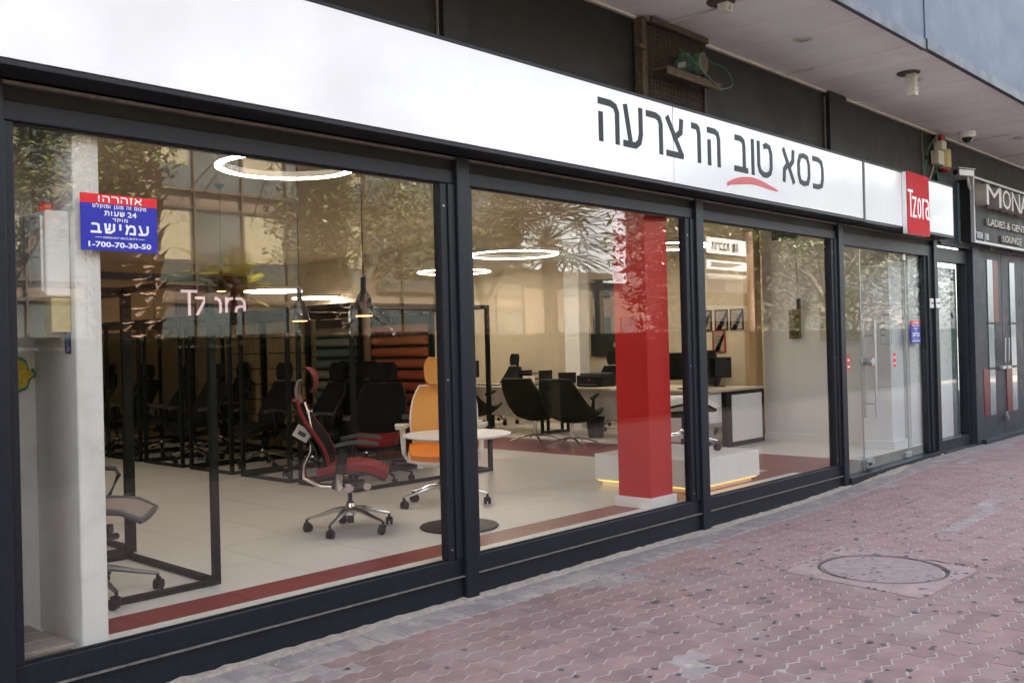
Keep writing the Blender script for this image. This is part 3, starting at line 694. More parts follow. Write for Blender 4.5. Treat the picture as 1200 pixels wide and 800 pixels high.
def secsign(xa, xb, z0, z1, y, l):
    t = thing('security_sign', l, 'sign', ((xa+xb)/2, y, z0)); W = xb-xa; H_ = z1-z0; c = (xa+xb)/2
    put('blue_board', B(xa, xb, y-.004, y, z0, z1-H_*.17), bluev, t); put('red_band', B(xa, xb, y-.0045, y, z1-H_*.17+.0002, z1), redpr, t)
    yy = y-.0052
    def ln(s, zc, h, w_, b=.008): text('lettering', s, H_*h, whitev, t, (c, yy, z0 + H_*zc), depth=.001, bold=b, width=W*w_)
    def hl(q, zc, h, w_, dx=0, st=.22): heb(t, q, (c + dx*W, z0 + H_*zc), yy, H_*h, W*w_, whitev, st)
    hl('אזהרה!', .915, .115, .58); hl('מקום זה מוגן ומוקלט', .785, .06, .70, 0, .2); hl('שעות', .665, .085, .26, -.07)
    text('lettering', '24', H_*.095, whitev, t, (c + W*.16, yy, z0 + H_*.665), depth=.001, bold=.02, width=W*.12); hl('מוקד', .555, .055, .20)
    hl('עמישב', .395, .18, .76); ln('AMISHAV SECURITY', .235, .035, .46); ln('1-700-70-30-50', .11, .10, .82, .025)
    for q in (-.28, .28): put('rule', B(c+W*(q-.04), c+W*(q+.04), yy-.001, yy, z0+H_*.23, z0+H_*.238), whitev, t)
    return t
secsign(1.842, 2.212, 2.10, 2.366, .066, 'blue and red Hebrew security warning sign on the left window')
secsign(11.79, 12.09, 1.515, 1.79, .082, 'small blue and red security sticker beside the glass door')
def doorbell(x, y, l):
    t = thing('square_plate', l, 'plate', (x, y, 2.0), group='square plates by the entrance')
    put('plate', B(x-.06, x+.06, y-.012, y, 1.95, 2.07), whitepl, t, bevel=.012)
    g = M()
    for k in range(3): g.tube([(x-.035+.03*k, y-.0135, 2.005), (x-.03+.03*k, y-.0135, 2.02), (x-.015+.03*k, y-.0135, 2.005)], .004, 5)
    put('emblem', g, blkpl, t)
doorbell(12.345, .029, 'square white plate on the dark door jamb'); doorbell(12.47, -.001, 'square white plate on the black post right of the door')
t = thing('opening_hours_notice', 'grey printed notice on the glass door', 'notice', (11.05, .082, 1.8))
put('border', B(10.89, 11.20, .0795, .0815, 1.52, 1.525).box(10.89, 11.20, .0795, .0815, 1.925, 1.93).box(10.89, 10.894, .0795, .0815, 1.525, 1.925).box(11.196, 11.2, .0795, .0815, 1.525, 1.925), dkgrey, t)
heb(t, 'שעות פתיחה', (11.05, 1.86), .0808, .03, .2, dkgrey)
for i, z in enumerate((1.76, 1.69, 1.62)): text('lettering', '09:00-19:00' if i < 2 else '09:00-14:00', .02, dkgrey, t, (10.97, .0808, z), width=.11); 
for x, l in ((10.02, 'small red push sticker on the left fixed pane'), (10.70, 'small red sticker just right of the bar handle'), (11.27, 'small red sticker in the middle of the glass door')):
    t = thing('door_sticker', l, 'sticker', (x, .08, 1.3)); put('backing', B(x-.035, x+.035, .0795, .0815, 1.25, 1.41), redpr, t)
    heb(t, 'דחוף', (x, 1.36), .0794, .025, .05, whitev); put('line', B(x-.025, x+.025, .0785, .0794, 1.28, 1.30), whitev, t)
# narrow pane right of entrance and neighbour
nb = thing('narrow_window', 'narrow dark framed window with a white board behind it', 'window', (13, .1, 0))
put('frame', B(12.53, 12.60, .03, .15, .1, 2.735).box(13.62, 13.70, .03, .15, .1, 2.735).box(12.6, 13.62, .03, .15, 2.56, 2.735).box(12.6, 13.62, .03, .15, .1, .26), black, nb, bevel=.003)
put('glass_pane', B(12.6, 13.62, .085, .093, .26, 2.56), GLASS2, nb)
put('sill', B(12.53, 13.9, -.03, .2, .0, .128), black, nb, bevel=.004)
single('white_board', B(12.62, 13.34, .14, .17, .262, 2.50), whitelam, 'plain white board standing behind the narrow window', 'board')
single('folded_blind', B(13.36, 13.42, .15, .18, .262, 2.5).box(13.44, 13.50, .14, .17, .262, 2.5).box(13.52, 13.6, .15, .18, .262, 2.5), stripg, 'blue grey folded blind right of the white board', 'blind')
nw = thing('neighbour_facade', 'slate panelled facade of the neighbouring lounge', 'wall', (16, .1, 0))
put('pier', B(13.72, 14.02, -.04, .15, .0, 2.80), slate, nw, bevel=.005)
put('header', B(12.6, 20, .0, .14, 2.78, 3.2).box(12.6, 13.7, -.02, .0, 2.76, 2.80), slate, nw, bevel=.005)
put('glass_strip', B(13.30, 13.52, -.012, -.001, 2.81, 3.62), stripg, nw); put('side_panel', B(12.6, 13.9, .001, .03, 3.2, 3.66), slate, nw)
for k, x in enumerate((14.55, 15.55, 16.6)): put('glass_strip', B(x, x+.22, -.012, -.001, 2.80, 2.96), stripg, nw)
put('plinth', B(13.9, 20, -.10, .0, -.02, .165), slate, nw, bevel=.006)
for k in range(5):
    a = 14.04 + k*1.01
    d = thing('panel_door', ['first slate door leaf of the lounge with tall frosted strip', 'second slate door leaf of the lounge with a red glass strip', 'third slate door leaf of the lounge cut by the photo edge', 'fourth slate door leaf of the lounge further right', 'last slate door leaf of the lounge'][k], 'door', (a+.5, .05, .17), group='slate door leaves of the lounge')
    put('leaf', B(a, a+1.0, .0, .08, .17, 2.775), slate, d, bevel=.006)
    for z0, z1 in ((.46, 1.10), (1.13, 1.74), (1.77, 2.66)): put('glass_strip', B(a+.36, a+.60, -.009, .0, z0, z1), stripg, d, bevel=.002)
    if k % 2 == 0: put('red_strip', B(a+.61, a+.83, -.009, .0, 1.78, 2.66), stripr, d, bevel=.002)
    put('red_strip', B(a+.10, a+.34, -.009, .0, .46, 1.12), stripr, d, bevel=.002)
    for z in (1.115, 1.755): put('bar', B(a+.3, a+.95, -.014, -.0, z-.008, z+.008), black, d)
    if k < 2: put('handle', M().tube([(a+(.92 if k == 0 else .08), -.05, 1.2), (a+(.92 if k == 0 else .08), -.06, 1.55)], .012, 8).box(a+(.80 if k == 0 else .02), a+(.97 if k == 0 else .2), -.05, 0, 1.10, 1.14), alu, d, smooth=True)
t = thing('padlock', 'brass padlock hanging at the foot of the lounge doors', 'padlock', (15.0, -.06, .4))
put('body', B(14.97, 15.05, -.06, -.02, .36, .42), ledge, t, bevel=.008); put('shackle', M().tube([(14.985, -.04, .42), (14.985, -.04, .47), (15.035, -.04, .47), (15.035, -.04, .42)], .006, 6), alu, t)
ms = thing('lounge_sign', 'black framed sign board of the neighbouring lounge with raised metal letters', 'sign', (15.4, -.1, 2.82))
put('board', B(13.36, 17.7, -.16, -.0, 2.85, 3.66), blackm, ms)
put('frame', B(13.33, 17.74, -.2, -.15, 2.815, 2.848).box(13.33, 17.74, -.2, -.15, 3.662, 3.695).box(13.33, 13.362, -.2, -.15, 2.849, 3.661).box(17.71, 17.74, -.2, -.15, 2.849, 3.661), silv, ms, bevel=.003)
for ch, xa, xb in (('M', 13.47, 14.08), ('O', 14.14, 14.50), ('N', 14.55, 14.92), ('A', 14.92, 15.36), ('M', 15.40, 15.98), ('O', 16.03, 16.4), ('U', 16.46, 16.82), ('R', 16.88, 17.24)):
    text('letter', ch, .27, goldl, ms, ((xa+xb)/2, -.24, 3.45), depth=.15, bold=.0, width=xb-xa)
text('lettering', 'LADIES & GENTLEMEN', .10, goldl, ms, (15.1, -.18, 3.13), depth=.03, width=2.4, bold=.0)
text('lettering', 'LOUNGE', .10, goldl, ms, (14.95, -.18, 2.94), depth=.03, width=.86, bold=.0)
heb(ms, 'מון אמור', (13.72, 2.93), -.16, .085, .52, silv, .18, .012)
# ================================================================ INTERIOR SHELL
FZ = .25
flo = put('interior_floor', B(.4, 13, .12, 15.6, .0, FZ-.004), groutm); tag(flo, 'cream tiled showroom floor with dark red tile bands', None, kind='structure')
pick = []; TS_ = .6
def tile(x0, x1, y0, y1, red): pick.append((x0, x1, y0, y1, red))
def cut(x0, x1, y0, y1):
    # cream tiles, cut where the red band runs (a strip by the glass and one across the room)
    bands = [(y0, y1, False)]
    out = []
    for a, b in ((.24, .52),):
        nb_ = []
        for p, q, r in bands:
            if r or q <= a or p >= b: nb_.append((p, q, r)); continue
            if p < a: nb_.append((p, a, False))
            nb_.append((max(p, a), min(q, b), True))
            if q > b: nb_.append((b, q, False))
        bands = nb_
    for p, q, r in bands:
        if r: r = x1 <= 9.05 or x0 >= 0 and x1 <= 9.05
        if x0 >= 9.0 and x1 <= 10.3: out.append((x0, x1, p, q, True))
        else: out.append((x0, x1, p, q, r))
    return out
xs_ = [.4 + .6*i for i in range(14)] + [9.02, 9.66, 10.3, 10.9, 11.5, 12.1, 12.7, 13]
xs_ = sorted(set(round(q, 3) for q in xs_ if q <= 8.9)) + [9.02, 9.66, 10.3, 10.9, 11.5, 12.1, 12.7, 13]
ys_ = [.12, .24, .52] + [.52 + .6*i for i in range(1, 26)]
far = M()
tm = {}
def tile_mesh(w_, d_, mt):
    k = (round(w_, 3), round(d_, 3), mt.name)
    if k not in tm:
        me = bpy.data.meshes.new('floor_tile'); a, b = w_/2-.002, d_/2-.002
        me.from_pydata([(-a, -b, -.004), (a, -b, -.004), (a, b, -.004), (-a, b, -.004), (-a, -b, 0), (a, -b, 0), (a, b, 0), (-a, b, 0)], [],
                       [(4, 5, 6, 7), (0, 1, 5, 4), (1, 2, 6, 5), (2, 3, 7, 6), (3, 0, 4, 7)]); me.materials.append(mt); tm[k] = me
    return tm[k]
for xa, xb in zip(xs_, xs_[1:]):
    for ya, yb in zip(ys_, ys_[1:]):
        red = (abs(ya-.24) < .01 and xb <= 9.03) or (xa >= 9.01 and xb <= 10.31)
        if ya < 4.2 and xb > 1.8 and px(((xa+xb)/2, (ya+yb)/2, FZ))[0] > 60 or (red and ya < 7.2):
            o = bpy.data.objects.new('floor_tile', tile_mesh(xb-xa, yb-ya, floorred if red else floorm)); COL.objects.link(o); o.parent = flo
            o.location = ((xa+xb)/2, (ya+yb)/2, FZ)
        else: far.box(xa+.0012, xb-.0012, ya+.0012, yb-.0012, FZ-.004, FZ)
put('distant_tiles', far, floorm, flo, kind='stuff')
rw = thing('right_wall', 'white wall and pier at the right end of the showroom', 'wall', (12.2, 1, FZ))
put('wall_surface', B(11.9, 12.3, .14, 2.12, .0, 3.7), paintw, rw); put('skirting', B(11.885, 11.9, .14, 2.10, FZ, FZ+.09), paintw, rw, bevel=.003)
put('far_surface', B(12.6, 12.9, 2.12, 15.6, .0, 3.7), mat('light_beige_wall_paint', (.55, .47, .35), .75, 0, .05, 2), rw)
put('return', B(12.3, 12.9, 2.0, 2.12, 0, 3.7), tanw, rw)
single('door_casing', B(11.70, 11.88, 2.13, 2.30, FZ, 3.58), mat('light_wood', (.42, .28, .15), .5, 0, .2, 3, stretch=(6, 6, .6)), 'light brown wooden casing beside the white wall', 'casing', bevel=.004)
bw = thing('back_wall', 'tan wall at the far end of the showroom', 'wall', (6, 15.6, FZ)); put('wall_surface', B(.4, 13, 15.5, 15.8, 0, 3.7), tanw, bw)
lwl = thing('left_wall', 'wall on the left side of the showroom', 'wall', (.4, 6, FZ)); put('wall_surface', B(.2, .4, .6, 15.5, 0, 3.7), tanw, lwl)
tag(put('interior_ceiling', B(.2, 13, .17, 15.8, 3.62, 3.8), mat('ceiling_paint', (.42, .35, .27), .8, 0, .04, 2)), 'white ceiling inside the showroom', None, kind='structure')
# far wall beyond desks is at 12.6; white square column in front of it
t = thing('white_column', 'white square column behind the egg chairs', 'column', (12.2, 5.6, FZ)); put('shaft', B(11.95, 12.2, 5.43, 5.74, FZ, 3.61), paintw, t, bevel=.004)
t = thing('white_column', 'white square column just inside the glass entrance', 'column', (11.6, .3, FZ))
put('shaft', B(11.46, 11.84, .20, .56, FZ, 3.61), paintw, t, bevel=.004); put('base', B(11.43, 11.87, .17, .59, FZ, FZ+.10), paintw, t, bevel=.005)
t = thing('red_column', 'glossy red square column with a white base near the glass', 'column', (6.56, .3, FZ))
put('shaft', B(6.40, 6.715, .145, .47, FZ+.085, 3.61), redcol, t, bevel=.004); put('base', B(6.375, 6.74, .12, .495, FZ, FZ+.088), whitelam, t, bevel=.004)
# niche on the left
t = thing('concrete_pier', 'whitewashed concrete pier behind the left window', 'pier', (1.9, .5, .2))
put('pier_face', B(1.83, 1.955, .115, 1.7, .2, 3.6), concw, t, bevel=.01)
put('niche_back', B(.9, 1.83, .62, .75, -.05, 3.6), concw, t, bevel=.004)
put('pipe', M().tube([(1.69, .585, .25), (1.69, .585, 3.3)], .014, 8).tube([(1.60, .55, .25), (1.60, .55, 3.3)], .045, 12), concw, t, smooth=True)
t = thing('wooden_crate_boards', 'weathered boards lying at the foot of the concrete pier', 'boards', (1.6, .3, .2))
put('support', B(1.48, 1.79, .14, .58, -.02, .262), woodb, t)
for k in range(3): put('board', B(1.48, 1.80-.02*k, .125+.155*k, .125+.15+.155*k, .262, .285+.003*k), woodb, t, bevel=.005)
t = thing('electrical_cabinet', 'white metal electrical cabinet on the concrete pier', 'cabinet', (1.75, .35, 1.9))
put('cabinet_body', B(1.715, 1.828, .15, .60, 1.885, 2.285), concw, t, bevel=.01); put('cabinet_door', B(1.702, 1.714, .17, .59, 1.91, 2.26), concw, t, bevel=.004)
put('label', B(1.6995, 1.7015, .30, .52, 1.95, 2.2), paper, t); put('label_stripe', B(1.699, 1.7014, .44, .5, 1.93, 1.948), redpr, t)
t = thing('switch_box', 'small beige box under the electrical cabinet', 'box', (1.77, .35, 1.68)); put('body', B(1.745, 1.828, .26, .44, 1.70, 1.882), offw, t, bevel=.006); put('cover', B(1.74, 1.828, .16, .255, 1.72, 1.88), yellpl, t, bevel=.004)
t = thing('cigarette_packet', 'red and white small packet on top of the cabinet', 'packet', (1.77, .3, 2.29)); put('packet', B(1.74, 1.80, .28, .37, 2.287, 2.335), redpr, t, bevel=.003); put('band', B(1.738, 1.74, .30, .34, 2.293, 2.325), paper, t)
t = thing('hand_amulet', 'yellow and turquoise hand shaped amulet on the niche wall', 'amulet', (1.74, .61, 1.5))
hp = [(0, -.075), (.035, -.06), (.05, -.02), (.075, .0), (.06, .03), (.042, .02), (.036, .06), (.02, .075), (0, .08), (-.02, .075), (-.036, .06), (-.042, .02), (-.06, .03), (-.075, .0), (-.05, -.02), (-.035, -.06)]
def prism(pts, y0, y1, c, s=1):
    g = M(); n = len(pts); g.v = [Vector((c[0]+a*s, y, c[1]+b*s)) for y in (y0, y1) for a, b in pts]
    g.f = [tuple(range(n)), tuple(range(n, 2*n))[::-1]] + [(i, i+n, (i+1) % n+n, (i+1) % n) for i in range(n)]; return g
put('hand_border', prism(hp, .605, .618, (1.745, 1.52), 1.15), mat('turquoise_glaze', (.05, .32, .28), .3, var=.05), t); put('hand_face', prism(hp, .598, .606, (1.745, 1.52), .95), mat('yellow_glaze', (.65, .52, .05), .3, 0, .3, 60), t)
t = thing('mezuzah', 'small dark blue and brown case on the pier', 'case', (1.82, .2, 1.65)); put('case', B(1.805, 1.829, .165, .19, 1.62, 1.73), mat('dark_blue_enamel', (.03, .04, .12), .3, var=.2), t, bevel=.006); put('cap', B(1.803, 1.829, .163, .192, 1.731, 1.745), ledge, t)
# ================================================================ CHAIRS
def star_base(t, mt, r=.33, n=5, ph=.3, casters=True, hz=.09, wheel=blkpl):
    g = M()
    for k in range(n):
        q = ph + 2*PI*k/n; d = Vector((math.cos(q), math.sin(q), 0))
        g.tube([d*.03 + Vector((0, 0, hz+.075)), d*.12 + Vector((0, 0, hz+.065)), d*(r*.7) + Vector((0, 0, hz+.03)), d*r + Vector((0, 0, hz+.005))], [.03, .026, .018, .013], 8, .75)
    g.lathe([(.02, hz+.02), (.038, hz+.03), (.040, hz+.09), (.028, hz+.12)], n=20)
    b = put('star_base', g, mt, t, smooth=True, local=True)
    if casters:
        c0 = None
        for k in range(n):
            q = ph + 2*PI*k/n; a = q + 1.1 + k*.7
            g = M(); mx = Matrix.Translation((math.cos(q)*r, math.sin(q)*r, 0)) @ Matrix.Rotation(a, 4, 'Z')
            for s_ in (-1, 1): g.lathe([(.018, -.011), (.029, -.009), (.031, 0), (.029, .009), (.018, .011)], (.012, s_*.016, .031), 16, 'y')
            g.lathe([(.009, .03), (.010, hz+.005)], (0, 0, 0), 8); g.tube([(-.022, 0, .055), (0, 0, .068), (.03, 0, .06)], .012, 6)
            put('caster', g.xf(mx), wheel, b, smooth=True, local=True)
    return b
def office_chair(name, label, group=None, base=chrome, seatm=meshbk, backm=meshbk, framemt=blkpl, style='mesh', head=True, armpad=dkgrey, armm=None, ph=.3, recl=.22, lift=blkpl):
    t = thing(name, label, 'chair', group=group); armm = armm or framemt
    star_base(t, base, ph=ph)
    put('gas_lift', M().lathe([(.026, .06), (.026, .22), (.016, .222), (.016, .34)], n=14), lift, t, smooth=True, local=True)
    put('mechanism', M().box(-.13, .11, -.08, .08, .325, .375).tube([(.04, -.14, .34), (.04, .14, .34)], .02, 10).tube([(-.08, -.12, .35), (-.08, .12, .35)], .026, 10), framemt if style != 'red' else dkgrey, t, bevel=.01, local=True)
    put('knob', M().lathe([(.034, -.02), (.04, -.01), (.04, .01), (.03, .02)], (-.0, -.165, .345), 16, 'y').lathe([(.028, -.02), (.028, .02)], (.14, -.155, .35), 14, 'y'), chrome if style == 'red' else framemt, t, smooth=True, local=True)
    def seat(u, v):
        x = -.22 + .50*u; y = (v-.5)*.50*(1-.12*(2*u-1)**2 - .05*u)
        return (x, y, .445 + .035*math.sin(PI*min(1, u*1.05)) + .02*(abs(2*v-1)**2.4) - .10*max(0, u-.78)**1.3*2.4)
    put('seat', M().sheet(seat, 14, 10, .05 if style != 'mesh0' else .03), seatm, t, smooth=True, local=True)
    put('seat_frame', M().sheet(lambda u, v: (lambda p: (p[0]*.97+.0, p[1]*1.03, p[2]-.035))(seat(u, v)), 14, 8, .022), framemt, t, smooth=True, local=True)
    H0, H1 = .50, .99
    def bx(h): u = (h-.46)/.55; return -.20 - recl*u*.75 + .045*math.sin(u*PI*1.6+.3)
    def back(u, v):
        h = H0-.04 + (H1-H0+.04)*u; wv = .235*(.80 + .28*math.sin(PI*(u*.75+.12))) - .05*max(0, u-.8)*2
        y = (v-.5)*2*wv; return (bx(h) + .055*abs(2*v-1)**2, y, h)
    put('backrest', M().sheet(back, 14, 10, .022 if style != 'pad' else .05), backm, t, smooth=True, local=True)
    rim = [back(0, v/8) for v in range(9)] + [back(u/12, 1) for u in range(1, 13)] + [back(1, 1-v/8) for v in range(1, 9)] + [back(1-u/12, 0) for u in range(1, 13)]
    put('back_frame', M().tube(rim, .013 if style != 'orange' else .010, 8), redfab if style == 'red' else framemt, t, smooth=True, local=True)
    sp = chrome if style == 'red' else framemt
    g = M()
    if style == 'red':
        g.tube([(-.06, 0, .33), (-.22, 0, .345), (-.335, 0, .41), (-.335, 0, .50), (-.285, 0, .60), (-.275, 0, .74), (-.30, 0, .90), (-.325, 0, .97)], [.022, .02, .02, .018, .016, .014, .013, .012], 10)
        g.tube([(-.31, 0, .88), (-.30, .10, .90), (-.285, .16, .90)], .009, 6).tube([(-.31, 0, .88), (-.30, -.10, .90), (-.285, -.16, .90)], .009, 6)
    else:
        g.tube([(-.10, 0, .35), (-.24, 0, .38), (-.275, 0, .50), (bx(.7)-.03, 0, .70), (bx(.85)-.02, 0, .86)], [.03, .03, .028, .022, .015], 10, 1.3)
    put('back_spine', g, sp, t, smooth=True, local=True)
    if style != 'orange': put('lumbar_pad', M().sheet(lambda u, v: (bx(.55+.16*u)-.028, (v-.5)*.30, .55+.16*u), 4, 6, .018), framemt, t, smooth=True, local=True)
    if head:
        if style == 'red':
            def hd(u, v): q = -.9 + u*2.3; return (-.315 + .075*math.cos(q) , (v-.5)*.30*(1-.1*abs(2*u-1)), 1.105 + .10*math.sin(q) + .025)
            put('headrest', M().sheet(hd, 10, 8, .016), redfab, t, smooth=True, local=True)
            put('headrest_rim', M().tube([hd(i/10, 0) for i in range(11)], .009, 6).tube([hd(i/10, 1) for i in range(11)], .009, 6), blkpl, t, smooth=True, local=True)
            put('headrest_back', M().sheet(lambda u, v: (-.35 - .02*math.sin(u*PI), (v-.5)*.20, .97 + .17*u), 6, 6, .02), greyfab, t, smooth=True, local=True)
        else:
            def hd(u, v): return (bx(1.0) + .03 + .04*abs(2*v-1)**2 - .02*u, (v-.5)*.30*(1-.25*abs(2*u-1)**3), 1.02 + .20*u if style != 'orange' else 1.0 + .235*u)
            put('headrest', M().sheet(hd, 8, 8, .03), backm, t, smooth=True, local=True)
            put('headrest_post', M().tube([(bx(.9)-.03, 0, .88), (bx(1.0)-.01, 0, 1.10)], .013, 6, 1.8), framemt, t, smooth=True, local=True)
    for s_ in (-1, 1):
        y = .275*s_
        if style == 'red':
            put('arm_post', M().tube([(-.02, .12*s_, .35), (-.06, .26*s_, .36), (-.045, .285*s_, .50)], [.022, .026, .024], 8, 1.3), chrome, t, smooth=True, local=True)
            put('arm_upright', M().tube([(-.045, .285*s_, .46), (-.02, .285*s_, .645)], [.026, .03], 8, 1.4), blkpl, t, smooth=True, local=True)
            put('armrest', M().sheet(lambda u, v: (-.08 + .31*u, y + (v-.5)*.085*(1-.35*abs(2*u-1)**2) - .02*s_*u, .665 + .022*math.sin(PI*u)), 10, 5, .022), dkgrey, t, smooth=True, local=True)
        else:
            put('arm_post', M().tube([(.0, .16*s_, .36), (.0, .26*s_, .38), (0, y*1.06, .44), (.02, y*1.08, .64)], [.018, .018, .018, .022], 8, 1.2), armm, t, smooth=True, local=True)
            put('armrest', M().sheet(lambda u, v: (-.11 + .27*u, y*1.08 + (v-.5)*.10*(1-.4*abs(2*u-1)**2.5), .665 + .012*math.sin(PI*u)), 8, 5, .028), armpad, t, smooth=True, local=True)
    return t
red_c = office_chair('office_chair', 'red mesh office chair on polished base with a paper tag', None, chrome, redfab, meshbk, blkpl, 'red', ph=.55)
red_c.location = (4.36, 1.44, FZ); red_c.rotation_euler.z = -.72
g = M(); g.obox((0, 0, 0), (.12, .002, .095), Matrix.Rotation(.55, 3, 'Y')); tg = put('price_tag', g.xf(Matrix.Translation((-.335, -.06, .745))), paper, red_c, local=True)
tgi = put('tag_print', M().box(-.03, .03, -.0025, -.0012, -.02, .012).xf(Matrix.Translation((-.335, -.06, .745)) @ Matrix.Rotation(.55, 4, 'Y')), dkgrey, red_c, local=True)
put('tag_string', M().tube([(-.31, -.03, .88), (-.325, -.055, .81), (-.33, -.06, .795)], .002, 4), blkpl, red_c, local=True)
or_c = office_chair('office_chair', 'orange mesh office chair with white frame behind the round table', None, chrome, orseat, orfab, whitepl, 'orange', ph=.25, armpad=offw, armm=whitepl, recl=.12)
or_c.scale = (1, 1.15, 1.03); or_c.location = (5.56, 1.72, FZ); or_c.rotation_euler.z = math.radians(222)
# round white table
t = thing('round_table', 'small round white table on a black disc foot', 'table', (4.95, .88, FZ))
put('tabletop', M().lathe([(.02, .672), (.33, .675), (.405, .692), (.41, .70), (.405, .705), (.02, .706)], n=64), whitelam, t, smooth=True, local=True)
put('column', M().lathe([(.03, .012), (.03, .67)], n=20), blkpl, t, smooth=True, local=True)
put('foot_disc', M().lathe([(.295, 0), (.30, .006), (.295, .014), (.05, .02)], n=56), blkpl, t, smooth=True, local=True)
# grey chair at the left, seat without back
t = thing('task_chair', 'low grey chair with loop arm behind the concrete pier', 'chair', (2.24, 1.02, FZ), -.62)
star_base(t, mat('grey_cast_base', (.18, .18, .19), .35, .5, .1), ph=.28, r=.36)
put('gas_lift', M().lathe([(.025, .06), (.025, .36)], n=12), blkpl, t, smooth=True, local=True)
put('mechanism', M().box(-.10, .12, -.07, .07, .35, .40).tube([(.16, -.05, .35), (.12, -.22, .37)], .02, 8), blkpl, t, bevel=.01, local=True)
def sfn(u, v): x = -.24 + .56*u; return (x, (v-.5)*.50*(1-.2*max(0, u-.6)), .475 + .035*math.sin(PI*u*.8+.4) + .01*abs(2*v-1)**2 - .30*max(0, u-.82)**1.2)
put('seat', M().sheet(sfn, 14, 10, .012), greyfab, t, smooth=True, local=True)
put('seat_rim', M().tube([sfn(u/12, 0) for u in range(13)] + [sfn(1, v/6) for v in range(1, 7)] + [sfn(1-u/12, 1) for u in range(1, 13)], .018, 8), dkgrey, t, smooth=True, local=True)
for s_ in (-1, 1): put('arm_loop', M().tube([(-.20, .27*s_, .66), (-.02, .28*s_, .70), (.09, .28*s_, .69), (.11, .28*s_, .655), (.05, .275*s_, .52), (0, .27*s_, .44)], .014, 8), dkgrey, t, smooth=True, local=True)
# black showroom chairs in the stalls
def black_chair(i, x, y, rz, label, grp='black office chairs in the display stalls'):
    d = dup(proto_b if i % 2 else proto_c, (x, y, FZ), rz, label, grp)
    return d
grp = 'black office chairs in the display stalls'
proto_b = office_chair('black_office_chair', 'black high back office chair in the stall nearest the aisle end', grp, chrome, meshbk, meshbk, blkpl, 'pad', ph=.1)
proto_c = office_chair('black_office_chair', 'black mesh office chair with a red seat behind the red chair', grp, blkpl, redfab, meshbk, blkpl, 'mesh', ph=.6)
proto_c.location = (6.12, 3.30, FZ); proto_c.rotation_euler.z = -2.4
proto_b.location = (6.15, 4.55, FZ); proto_b.rotation_euler.z = 3.0
for i, (x, y, rz, l) in enumerate([(6.75, 4.35, -2.3, 'tall black chair beside the black one with a red seat'),
        (6.2, 5.62, 3.2, 'black high back chair with bright base in the third stall'),
        (6.0, 6.85, 3.3, 'black high back chair with bright base in the fourth stall'),
        (6.1, 7.95, 2.9, 'dark chair in the fifth stall from the window'),
        (6.2, 9.15, 3.4, 'dark chair in the sixth stall from the window'),
        (6.1, 10.3, 3.0, 'dark chair in the last stall near the Tzora wall'),
        (6.9, 5.5, 2.8, 'dark chair at the back of the third stall'), (6.9, 7.8, 3.1, 'dark chair at the back of the fifth stall'),
        (5.95, 9.0, 2.6, 'dark chair half hidden at the front of the sixth stall')]):
    d = dup(proto_b, (x, y, FZ), rz, l, grp)
# display frames (stalls)
def stall(x0, x1, y0, y1, label, top=2.06):
    t = thing('display_frame', label, 'frame', ((x0+x1)/2, (y0+y1)/2, FZ), group='black tube display frames'); r = .02
    for x in (x0, x1):
        for y in (y0, y1): put('post', B(x-r, x+r, y-r, y+r, FZ+.002, top), framem, t)
    for x in (x0, x1): put('floor_bar', B(x-r, x+r, y0+r, y1-r, FZ+.002, FZ+.035), framem, t); put('top_bar', B(x-r, x+r, y0+r, y1-r, top-.04, top), framem, t)
    for y in (y0, y1): put('floor_bar', B(x0+r, x1-r, y-r, y+r, FZ+.002, FZ+.035), framem, t); put('top_bar', B(x0+r, x1-r, y-r, y+r, top-.04, top), framem, t)
    return t
names = ['first', 'second', 'third', 'fourth', 'fifth', 'sixth', 'seventh']
sy = [(2.98, 3.88), (4.08, 4.99), (5.23, 6.14), (6.36, 7.30), (7.46, 8.4), (8.6, 9.5), (9.7, 10.6)]
for k, (a, b) in enumerate(sy): stall(5.57, 7.4, a, b, names[k] + ' black tube stall frame right of the aisle')
stall(1.75, 2.86, .74, 1.88, 'black tube frame around the grey chair at the left window', 2.06)
stall(1.75, 2.97, 2.07, 3.2, 'black tube frame behind the frame of the grey chair', 2.06)
def rack(y0, y1, x, cols, label):
    t = thing('fabric_display', label, 'display', (x, (y0+y1)/2, FZ), group='racks of fabric rolls in the stalls')
    put('backing_board', B(x+.03, x+.06, y0, y1, FZ+.05, 2.0), mat('dark_green_board', (.02, .03, .024), .7, var=.2), t)
    n = len(cols)
    for k, c in enumerate(cols):
        z = FZ + .06 + (1.98-FZ-.09)*k/n
        put('fabric_roll', M().tube([(x, y0+.02, z+.03), (x, y1-.02, z+.03)], .052, 12, 1.0), c, t, smooth=True)
F_ = lambda n, c: mat(n, c, .85, 0, .12, 40, .3, 200)
reds = [F_('fabric_crimson', (.30, .035, .045)), F_('fabric_dark_red', (.34, .04, .04)), F_('fabric_red', (.42, .055, .045)), F_('fabric_scarlet', (.48, .09, .05)), F_('fabric_vermilion', (.52, .13, .06)), F_('fabric_orange', (.54, .19, .08))]
blues = [F_('fabric_slate', (.13, .16, .18)), F_('fabric_teal', (.10, .16, .16)), F_('fabric_grey', (.24, .24, .22)), F_('fabric_taupe', (.28, .24, .18))]
rack(3.9, 4.90, 7.34, [reds[min(5, k//2)] for k in range(12)], 'rack of red to orange fabric rolls behind the red chair')
rack(5.25, 6.12, 7.34, [blues[k % 4] for k in range(12)], 'rack of grey and teal fabric rolls in the third stall')
